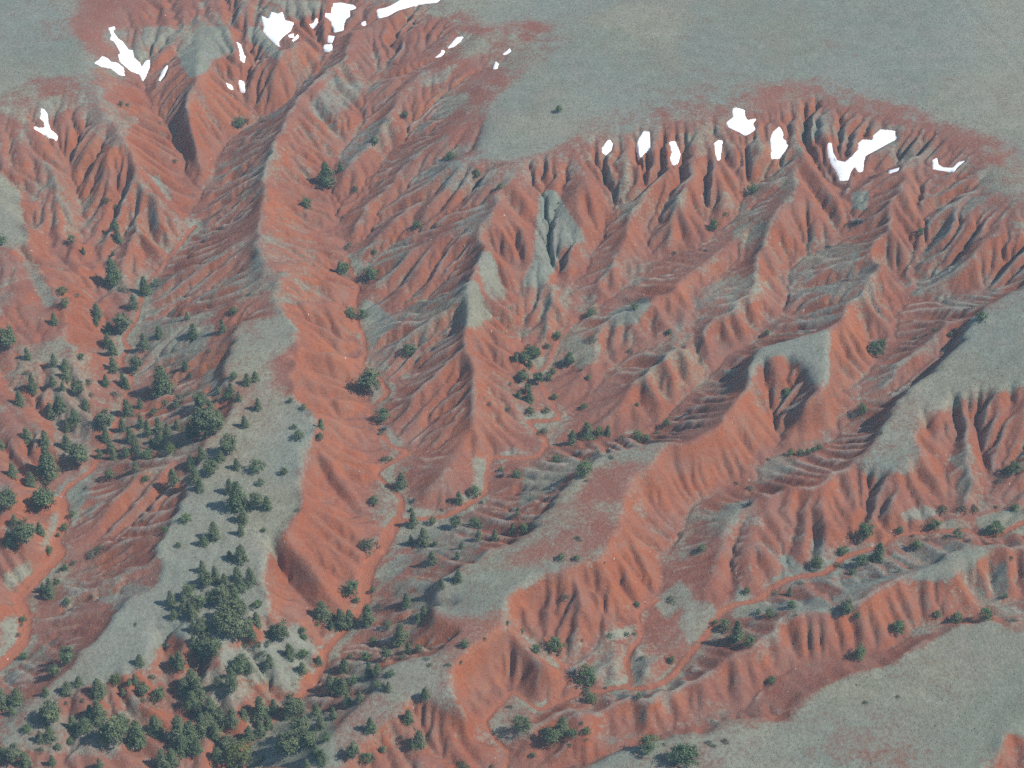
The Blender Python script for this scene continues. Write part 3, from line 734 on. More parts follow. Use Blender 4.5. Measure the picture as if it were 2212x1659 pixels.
def make_ground_material():
    m, t, b = new_mat('red_soil_and_grass', .97)
    co = node(t, 'ShaderNodeTexCoord').outputs['Object']
    at = node(t, 'ShaderNodeAttribute', attribute_name='ground_cover')
    sep = node(t, 'ShaderNodeSeparateColor')
    t.links.new(at.outputs['Color'], sep.inputs['Color'])
    cov, wsh, strw = sep.outputs[0], sep.outputs[1], sep.outputs[2]
    n_big, n_mid, n_fine = tex_noise(t, .035, 4, .6, co), tex_noise(t, .22, 6, .68, co), tex_noise(t, 1.1, 4, .72, co)
    n_patch = tex_noise(t, .085, 5, .62, co)
    at2 = node(t, 'ShaderNodeAttribute', attribute_name='soil_fresh')
    new = ramp(t, n_big, [(.3, (.262, .074, .032)), (.5, (.305, .092, .039)), (.7, (.35, .118, .050))])
    old = ramp(t, n_big, [(.3, (.195, .069, .046)), (.5, (.227, .086, .058)), (.7, (.255, .104, .070))])
    soil = mixc(t, at2.outputs['Fac'], old, new)
    soil = mixc(t, ramp(t, n_patch, [(.42, (0, 0, 0)), (.7, (.7, .7, .7))]), soil, (.205, .092, .066))
    soil = mixc(t, ramp(t, n_mid, [(.38, (0, 0, 0)), (.75, (.5, .5, .5))]), soil, (.24, .082, .047))
    soil = mixc(t, ramp(t, n_fine, [(.48, (0, 0, 0)), (.8, (.55, .55, .55))]), soil, (.36, .165, .10))
    soil = mixc(t, ramp(t, n_fine, [(.22, (.55, .55, .55)), (.45, (0, 0, 0))]), soil, (.17, .055, .034))
    n_dust = tex_noise(t, .14, 6, .7, co)
    soil = mixc(t, ramp(t, n_dust, [(.46, (0, 0, 0)), (.70, (.62, .62, .62))]), soil, (.235, .145, .112))
    sand = mixc(t, n_mid, (.30, .098, .050), (.38, .142, .078))
    soil = mixc(t, wsh, soil, sand)
    g_a = ramp(t, n_mid, [(.3, (.150, .176, .142)), (.55, (.198, .228, .186)), (.8, (.265, .285, .235))])
    g_b = ramp(t, n_mid, [(.3, (.205, .200, .135)), (.6, (.285, .275, .195)), (.85, (.36, .335, .25))])
    grass = mixc(t, ramp(t, strw, [(.42, (0, 0, 0)), (1.0, (.8, .8, .8))]), g_a, g_b)
    grass = mixc(t, ramp(t, n_patch, [(.42, (0, 0, 0)), (.75, (.6, .6, .6))]), grass, (.235, .195, .16))
    n_wide = tex_noise(t, .016, 5, .6, co)
    grass = mixc(t, ramp(t, n_wide, [(.5, (0, 0, 0)), (.68, (.55, .55, .55))]), grass, (.195, .20, .14))
    grass = mixc(t, ramp(t, n_wide, [(.32, (.5, .5, .5)), (.48, (0, 0, 0))]), grass, (.25, .275, .235))
    grass = mixc(t, ramp(t, n_fine, [(.30, (.6, .6, .6)), (.55, (0, 0, 0))]), grass, (.105, .115, .08))
    grass = mixc(t, ramp(t, n_fine, [(.58, (0, 0, 0)), (.85, (.5, .5, .5))]), grass, (.37, .36, .29))
    edge = math_n(t, 'ADD', cov, math_n(t, 'MULTIPLY', math_n(t, 'SUBTRACT', n_mid, .5), .9))
    edge = math_n(t, 'ADD', edge, math_n(t, 'MULTIPLY', math_n(t, 'SUBTRACT', n_fine, .5), 1.1))
    fac = ramp(t, edge, [(.26, (0, 0, 0)), (.72, (.93, .93, .93))])
    colr = mixc(t, fac, soil, grass)
    colr = mixc(t, math_n(t, 'MULTIPLY', at.outputs['Alpha'], .85), colr, (.46, .41, .33))
    t.links.new(colr, b.inputs['Base Color'])
    hgt = math_n(t, 'ADD', math_n(t, 'MULTIPLY', n_fine, .5), math_n(t, 'MULTIPLY', tex_noise(t, 7.0, 3, .6, co), .25))
    bp = node(t, 'ShaderNodeBump')
    bp.inputs['Strength'].default_value = 1.0
    bp.inputs['Distance'].default_value = .6
    t.links.new(hgt, bp.inputs['Height'])
    t.links.new(bp.outputs['Normal'], b.inputs['Normal'])
    return m


MAT_GROUND = make_ground_material()

# ------------------------------------------------------------------ the ground sheet (fine inside, widening apron outside)
apron = np.cumsum(1.2 ** np.arange(1, 32) * .75)
apron = apron[apron < 1500]
NA = len(apron)
xs = np.concatenate([XMIN - apron[::-1], np.linspace(XMIN, XMAX, NX), XMAX + apron])
ys = np.concatenate([YMIN - apron[::-1], np.linspace(YMIN, YMAX, NY), YMAX + apron])
GXX, GYY = np.meshgrid(xs, ys)
pad = ((NA, NA), (NA, NA))
dist = np.hypot(np.maximum(np.maximum(XMIN - GXX, GXX - XMAX), 0), np.maximum(np.maximum(YMIN - GYY, GYY - YMAX), 0))
wgt = np.exp(-dist / 90)
far = region_z(np.clip(GXX, -500, 500), np.clip(GYY, -200, 900)) + 11 + 6 * np.sin(GXX / 140.0) * np.cos(GYY / 170.0)
GZ = np.pad(Z, pad, mode='edge') * wgt + far * (1 - wgt)
soil_fresh = np.pad(fresh, pad, mode='edge').ravel()
attr = np.stack([np.pad(a, pad, mode='edge') for a in (cover, wash, straw, bleach)], -1)
nx, ny = len(xs), len(ys)
vid = np.arange(nx * ny).reshape(ny, nx)
quads = np.stack([vid[:-1, :-1], vid[:-1, 1:], vid[1:, 1:], vid[1:, :-1]], -1).reshape(-1, 4)
wpad = np.pad(wash, pad, mode='constant')
wq = (wpad.ravel()[quads].mean(1) > .5)
co_all = np.stack([GXX, GYY, GZ], -1).reshape(-1, 3)


def sheet(name, q, label=None):
    used = np.unique(q)
    remap = np.full(nx * ny, -1, np.int64)
    remap[used] = np.arange(len(used))
    me = bpy.data.meshes.new(name)
    me.vertices.add(len(used))
    me.vertices.foreach_set('co', co_all[used].astype(np.float32).ravel())
    me.loops.add(len(q) * 4)
    me.loops.foreach_set('vertex_index', remap[q].astype(np.int32).ravel())
    me.polygons.add(len(q))
    me.polygons.foreach_set('loop_start', np.arange(0, len(q) * 4, 4, dtype=np.int32))
    me.update(calc_edges=True)
    me.polygons.foreach_set('use_smooth', np.ones(len(q), bool))
    a = me.attributes.new('ground_cover', 'FLOAT_COLOR', 'POINT')
    a.data.foreach_set('color', attr.reshape(-1, 4)[used].astype(np.float32).ravel())
    a = me.attributes.new('soil_fresh', 'FLOAT', 'POINT')
    a.data.foreach_set('value', soil_fresh[used].astype(np.float32))
    me.materials.append(MAT_GROUND)
    o = bpy.data.objects.new(name, me)
    C.objects.link(o)
    o['kind'] = 'structure'
    if label:
        o['label'] = label
    return o


ground = sheet('ground', quads[~wq], 'eroded red badland slopes and grey grassy tableland')
cx = (GXX.ravel()[quads[:, 0]])
cyy = (GYY.ravel()[quads[:, 0]])
fxq, fyq = to_frame(cx, cyy, GZ.ravel()[quads[:, 0]])
wash_a = wq & (fxq < 460) & (fyq < 1500)
wash_c = wq & ~wash_a & (fxq > 1020) & (fyq > 1120)
wash_b = wq & ~wash_a & ~wash_c
sheet('dry_wash', quads[wash_b], 'red sandy stream bed winding down the central valley')
sheet('dry_wash', quads[wash_a], 'red sandy stream bed in the left wooded valley')
sheet('dry_wash', quads[wash_c], 'red sandy stream bed below the lower right mesa')

# ------------------------------------------------------------------ helpers for meshes
def mesh_obj(name, verts, faces, mat, parent=None, smooth=False, link=True):
    me = bpy.data.meshes.new(name)
    me.from_pydata([tuple(v) for v in verts], [], [tuple(f) for f in faces])
    if smooth:
        me.polygons.foreach_set('use_smooth', [True] * len(me.polygons))
    me.materials.append(mat)
    o = bpy.data.objects.new(name, me)
    if link:
        C.objects.link(o)
    o.parent = parent
    return o


def tag(o, label, cat, group=None):
    o['label'], o['category'] = label, cat
    if group:
        o['group'] = group
    return o


# ------------------------------------------------------------------ snow left in the gully heads
def make_snow_material():
    m, t, b = new_mat('old_snow', .6)
    co = node(t, 'ShaderNodeTexCoord').outputs['Object']
    n = tex_noise(t, .5, 4, .6, co)
    t.links.new(ramp(t, n, [(.3, (.90, .91, .925)), (.7, (.95, .953, .955))]), b.inputs['Base Color'])
    bp = node(t, 'ShaderNodeBump')
    bp.inputs['Strength'].default_value = .15
    bp.inputs['Distance'].default_value = .1
    t.links.new(tex_noise(t, 1.1, 3, .5, co), bp.inputs['Height'])
    t.links.new(bp.outputs['Normal'], b.inputs['Normal'])
    return m


MAT_SNOW = make_snow_material()
for col, row, pts, label in SNOW:
    poly = snow_outline(col, row, pts)
    hp = np.array([hit(*p)[:2] for p in poly])
    x0, y0 = hp.min(0) - 2.0
    x1, y1 = hp.max(0) + 2.0
    st = .28
    sx, sy = np.meshgrid(np.arange(x0, x1, st), np.arange(y0, y1, st))
    base = height_at(sx, sy)
    fx, fy = to_frame(sx, sy, base + .12)
    msk = poly_mask(poly, fx, fy).astype(float)
    soft = blur(msk, 2)
    thick = .09 * np.clip((soft - .38) / .3, -1, 1) + .22 * np.clip(blur(msk, 14) - .35, 0, 1)
    # snow levels out the small rills below it
    lvl = blur(base, 20)
    sz = base * .5 + lvl * .5 + thick
    sz = np.where(soft > .38, np.maximum(sz, base + thick), base + thick)
    keep = blur(msk, 3) > .08
    q = keep[:-1, :-1] & keep[1:, :-1] & keep[:-1, 1:] & keep[1:, 1:]
    seen = np.zeros(q.shape, int)
    best, nbest = 0, 0
    for a0, b0 in zip(*np.nonzero(q)):                       # keep one connected sheet
        if seen[a0, b0]:
            continue
        best += 1
        stack, cnt = [(a0, b0)], 0
        seen[a0, b0] = best
        while stack:
            a1, b1 = stack.pop()
            cnt += 1
            for a2, b2 in ((a1 + 1, b1), (a1 - 1, b1), (a1, b1 + 1), (a1, b1 - 1)):
                if 0 <= a2 < q.shape[0] and 0 <= b2 < q.shape[1] and q[a2, b2] and not seen[a2, b2]:
                    seen[a2, b2] = best
                    stack.append((a2, b2))
        if cnt > nbest:
            nbest, keep_id = cnt, best
    q = q & (seen == (keep_id if nbest else 0))
    ids = np.full(sx.shape, -1)
    used = np.zeros(sx.shape, bool)
    used[:-1, :-1] |= q; used[1:, :-1] |= q; used[:-1, 1:] |= q; used[1:, 1:] |= q
    if not used.any():
        continue
    ids[used] = np.arange(used.sum())
    ii, jj = np.nonzero(q)
    faces = np.stack([ids[ii, jj], ids[ii, jj + 1], ids[ii + 1, jj + 1], ids[ii + 1, jj]], -1)
    v = np.stack([sx[used], sy[used], sz[used]], -1)
    ctr = v.mean(0)
    o = mesh_obj('snow_patch', v - ctr, faces.tolist(), MAT_SNOW, smooth=True)
    o.location = ctr
    tag(o, label, 'snow patch', 'snow patches left in the gully heads')

# ------------------------------------------------------------------ trees and shrubs
def foliage_mat(name, dark, light, grey):
    m, t, b = new_mat(name, .9)
    info = node(t, 'ShaderNodeObjectInfo').outputs['Random']
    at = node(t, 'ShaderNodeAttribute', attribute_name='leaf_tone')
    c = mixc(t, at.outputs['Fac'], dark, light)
    c = mixc(t, math_n(t, 'MULTIPLY', info, .8), c, grey)
    c = mixc(t, .6, c, mixc(t, tex_noise(t, 1.7, 2, .5, node(t, 'ShaderNodeTexCoord').outputs['Object']), (.35, .35, .35), (1.6, 1.6, 1.6)), 'MULTIPLY')
    t.links.new(c, b.inputs['Base Color'])
    return m


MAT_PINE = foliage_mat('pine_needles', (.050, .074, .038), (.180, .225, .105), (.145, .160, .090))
MAT_JUN = foliage_mat('juniper_foliage', (.048, .078, .032), (.165, .230, .085), (.115, .165, .085))
MAT_BRIGHT = foliage_mat('yellow_green_foliage', (.045, .062, .018), (.150, .170, .048), (.12, .14, .05))
MAT_SHRUB = foliage_mat('shrub_leaves', (.045, .058, .030), (.120, .145, .075), (.12, .13, .085))
MAT_BARE = foliage_mat('bare_grey_twigs', (.10, .095, .095), (.26, .25, .24), (.20, .18, .17))
MAT_BARK, tb, bb = new_mat('bark', .95)
tb.links.new(ramp(tb, tex_noise(tb, 6, 4, .6), [(.3, (.055, .038, .028)), (.7, (.13, .09, .065))]), bb.inputs['Base Color'])


def crown_mesh(name, kind, seed, mat):
    g = random.Random(seed)
    V, F, tone = [], [], []

    def leaf(c, out, size, tn):
        n = (out + Vector((g.gauss(0, .55), g.gauss(0, .55), g.gauss(.25, .45)))).normalized()
        a = n.orthogonal().normalized()
        b = n.cross(a)
        th = g.uniform(0, 6.28)
        u = (a * math.cos(th) + b * math.sin(th)) * size * g.uniform(.6, 1.2)
        w = (b * math.cos(th) - a * math.sin(th)) * size * g.uniform(.35, .8)
        k = len(V)
        V.extend([c - u, c - w * .8 + n * size * .12, c + u * g.uniform(.7, 1.1), c + w])
        F.append((k, k + 1, k + 2, k + 3))
        tone.append(min(1, max(0, tn + g.gauss(0, .17))))

    if kind == 'pine':
        R, z0, nb, per, size = g.uniform(.36, .50), g.uniform(.02, .10), 72, 34, .038
        gap, gw = g.uniform(0, 6.28), g.uniform(.3, .9)
        pw = g.uniform(.55, .85)
        lean = Vector((g.uniform(-.03, .03), g.uniform(-.03, .03), 0))
        for i in range(nb):
            f = ((i + .5) / nb) ** .85
            z = z0 + (1 - z0) * f
            r = R * ((1 - f) ** pw) * g.uniform(.5, 1.15) + .012
            if f < .15:
                r *= g.uniform(.6, 1)
            ang = i * 2.399 + g.uniform(-.5, .5)
            if abs((ang - gap + 3.1416) % 6.2832 - 3.1416) < gw:
                r *= .7
            d = Vector((math.cos(ang), math.sin(ang), 0))
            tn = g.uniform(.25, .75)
            for _ in range(per):
                q = g.uniform(.15, 1) ** .6
                p = d * r * q + Vector((0, 0, z - r * .22 * q)) + lean * f
                p += Vector((g.gauss(0, 1), g.gauss(0, 1), g.gauss(0, .75))) * (.028 + .030 * (1 - f))
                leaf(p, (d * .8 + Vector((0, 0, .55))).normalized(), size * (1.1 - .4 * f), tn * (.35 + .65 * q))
    elif kind == 'broad':      # older, round-headed pine
        nb, per, size = 60, 34, .042
        R = g.uniform(.25, .31)
        for i in range(nb):
            u, th = g.uniform(-.75, 1), g.uniform(0, 6.28)
            s = math.sqrt(1 - u * u)
            d = Vector((s * math.cos(th), s * math.sin(th), u))
            c = Vector((0, 0, .56)) + Vector((d.x * R, d.y * R, d.z * .40)) * g.uniform(.4, 1.12) * (1 + .3 * math.sin(2 * th + seed) * math.sin(3 * u + seed))
            tn = g.uniform(.15, .8)
            for _ in range(per):
                o = Vector((g.gauss(0, 1), g.gauss(0, 1), g.gauss(0, .7))) * .058
                leaf(c + o, (d + o.normalized() * .6).normalized(), size, tn)
    elif kind == 'juniper':
        nb, per, size = 60, 20, .046
        R = g.uniform(.42, .50)
        top = g.uniform(.8, 1.25)
        for i in range(nb):
            u, th = g.uniform(-.8, 1), g.uniform(0, 6.28)
            s = math.sqrt(1 - u * u)
            if u > 0:
                s *= 1 - .22 * top * u
            d = Vector((s * math.cos(th), s * math.sin(th), u))
            c = Vector((0, 0, .47)) + Vector((d.x * R, d.y * R, d.z * .46)) * g.uniform(.55, 1.04) * (1 + .16 * math.sin(2 * th + seed) + .1 * math.sin(5 * th + 3 * u))
            tn = g.uniform(.3, .75)
            for _ in range(per):
                o = Vector((g.gauss(0, 1), g.gauss(0, 1), g.gauss(0, .9))) * .055
                leaf(c + o, (d + o.normalized() * .5).normalized(), size, tn)
    elif kind == 'shrub':
        nb, per, size = 34, 16, .075
        for i in range(nb):
            th, q = g.uniform(0, 6.28), math.sqrt(g.random())
            d = Vector((math.cos(th) * q, math.sin(th) * q, 0))
            h = .78 * math.sqrt(max(0, 1 - q * q)) * g.uniform(.6, 1.1) + .05
            c = Vector((d.x * .85, d.y * .85, h))
            tn = g.uniform(.2, .8)
            for _ in range(per):
                o = Vector((g.gauss(0, 1), g.gauss(0, 1), g.gauss(0, .8))) * .10
                leaf(c + o, (d + Vector((0, 0, .8))).normalized(), size, tn)
    else:                        # bare shrub: fans of thin twigs
        for i in range(150):
            th, q = g.uniform(0, 6.28), g.uniform(.1, .95)
            d = Vector((math.cos(th) * q, math.sin(th) * q, g.uniform(.45, 1.0)))
            side = Vector((-math.sin(th), math.cos(th), g.uniform(-.3, .3))) * .022
            a = Vector((d.x * .12, d.y * .12, 0))
            mid = d * .55 + Vector((g.gauss(0, .05), g.gauss(0, .05), .05))
            k = len(V)
            V.extend([a - side, a + side, mid + side, mid - side, d + side * .5, d - side * .5])
            F.extend([(k, k + 1, k + 2, k + 3), (k + 3, k + 2, k + 4, k + 5)])
            tn = g.uniform(.2, .9)
            tone.extend([tn, tn])
    me = bpy.data.meshes.new(name)
    me.from_pydata([tuple(v) for v in V], [], F)
    a = me.attributes.new('leaf_tone', 'FLOAT', 'FACE')
    a.data.foreach_set('value', tone)
    me.materials.append(mat)
    return me


def trunk_mesh(kind, seed):
    g = random.Random(seed)
    V, F = [], []

    def limb(p0, p1, r0, r1, n=6):
        ax = (p1 - p0).normalized()
        a = ax.orthogonal().normalized()
        b = ax.cross(a)
        k = len(V)
        for p, r in ((p0, r0), (p1, r1)):
            for i in range(n):
                t = 6.2832 * i / n
                V.append(p + (a * math.cos(t) + b * math.sin(t)) * r)
        for i in range(n):
            F.append((k + i, k + (i + 1) % n, k + n + (i + 1) % n, k + n + i))
        F.append(tuple(k + n + i for i in range(n)))
    if kind in ('pine', 'broad'):
        pts = [Vector((g.gauss(0, .006) * i, g.gauss(0, .006) * i, z)) for i, z in enumerate((-.06, .02, .25, .5, .75, .95))]
        rad = (.028, .022, .018, .013, .008, .003)
        for i in range(5):
            limb(pts[i], pts[i + 1], rad[i], rad[i + 1])
        for i in range(14):
            f = g.uniform(.2, .9)
            th = g.uniform(0, 6.28)
            p = Vector((0, 0, f))
            limb(p, p + Vector((math.cos(th), math.sin(th), .12)) * .16 * (1 - f * .8), .006, .002, 4)
    else:
        h = {'juniper': .55, 'shrub': .4}.get(kind, .4)
        for i in range(4):
            th = i * 1.6 + g.uniform(-.3, .3)
            p = Vector((math.cos(th), math.sin(th), 0)) * .03
            m = p * 3 + Vector((0, 0, h * .45))
            limb(p + Vector((0, 0, -.1)), m, .035, .025, 5)
            limb(m, m + Vector((math.cos(th) * .2, math.sin(th) * .2, h * .5)), .025, .008, 5)
    me = bpy.data.meshes.new('trunk')
    me.from_pydata([tuple(v) for v in V], [], F)
    me.materials.append(MAT_BARK)
    return me


PROTO = {}
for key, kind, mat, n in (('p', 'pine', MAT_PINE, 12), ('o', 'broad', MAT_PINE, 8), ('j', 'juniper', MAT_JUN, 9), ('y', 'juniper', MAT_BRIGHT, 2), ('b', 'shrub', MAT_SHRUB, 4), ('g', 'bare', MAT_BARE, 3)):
    PROTO[key] = [(crown_mesh('crown', kind, 100 * ord(key) + i, mat), trunk_mesh(kind, 50 * ord(key) + i)) for i in range(n)]

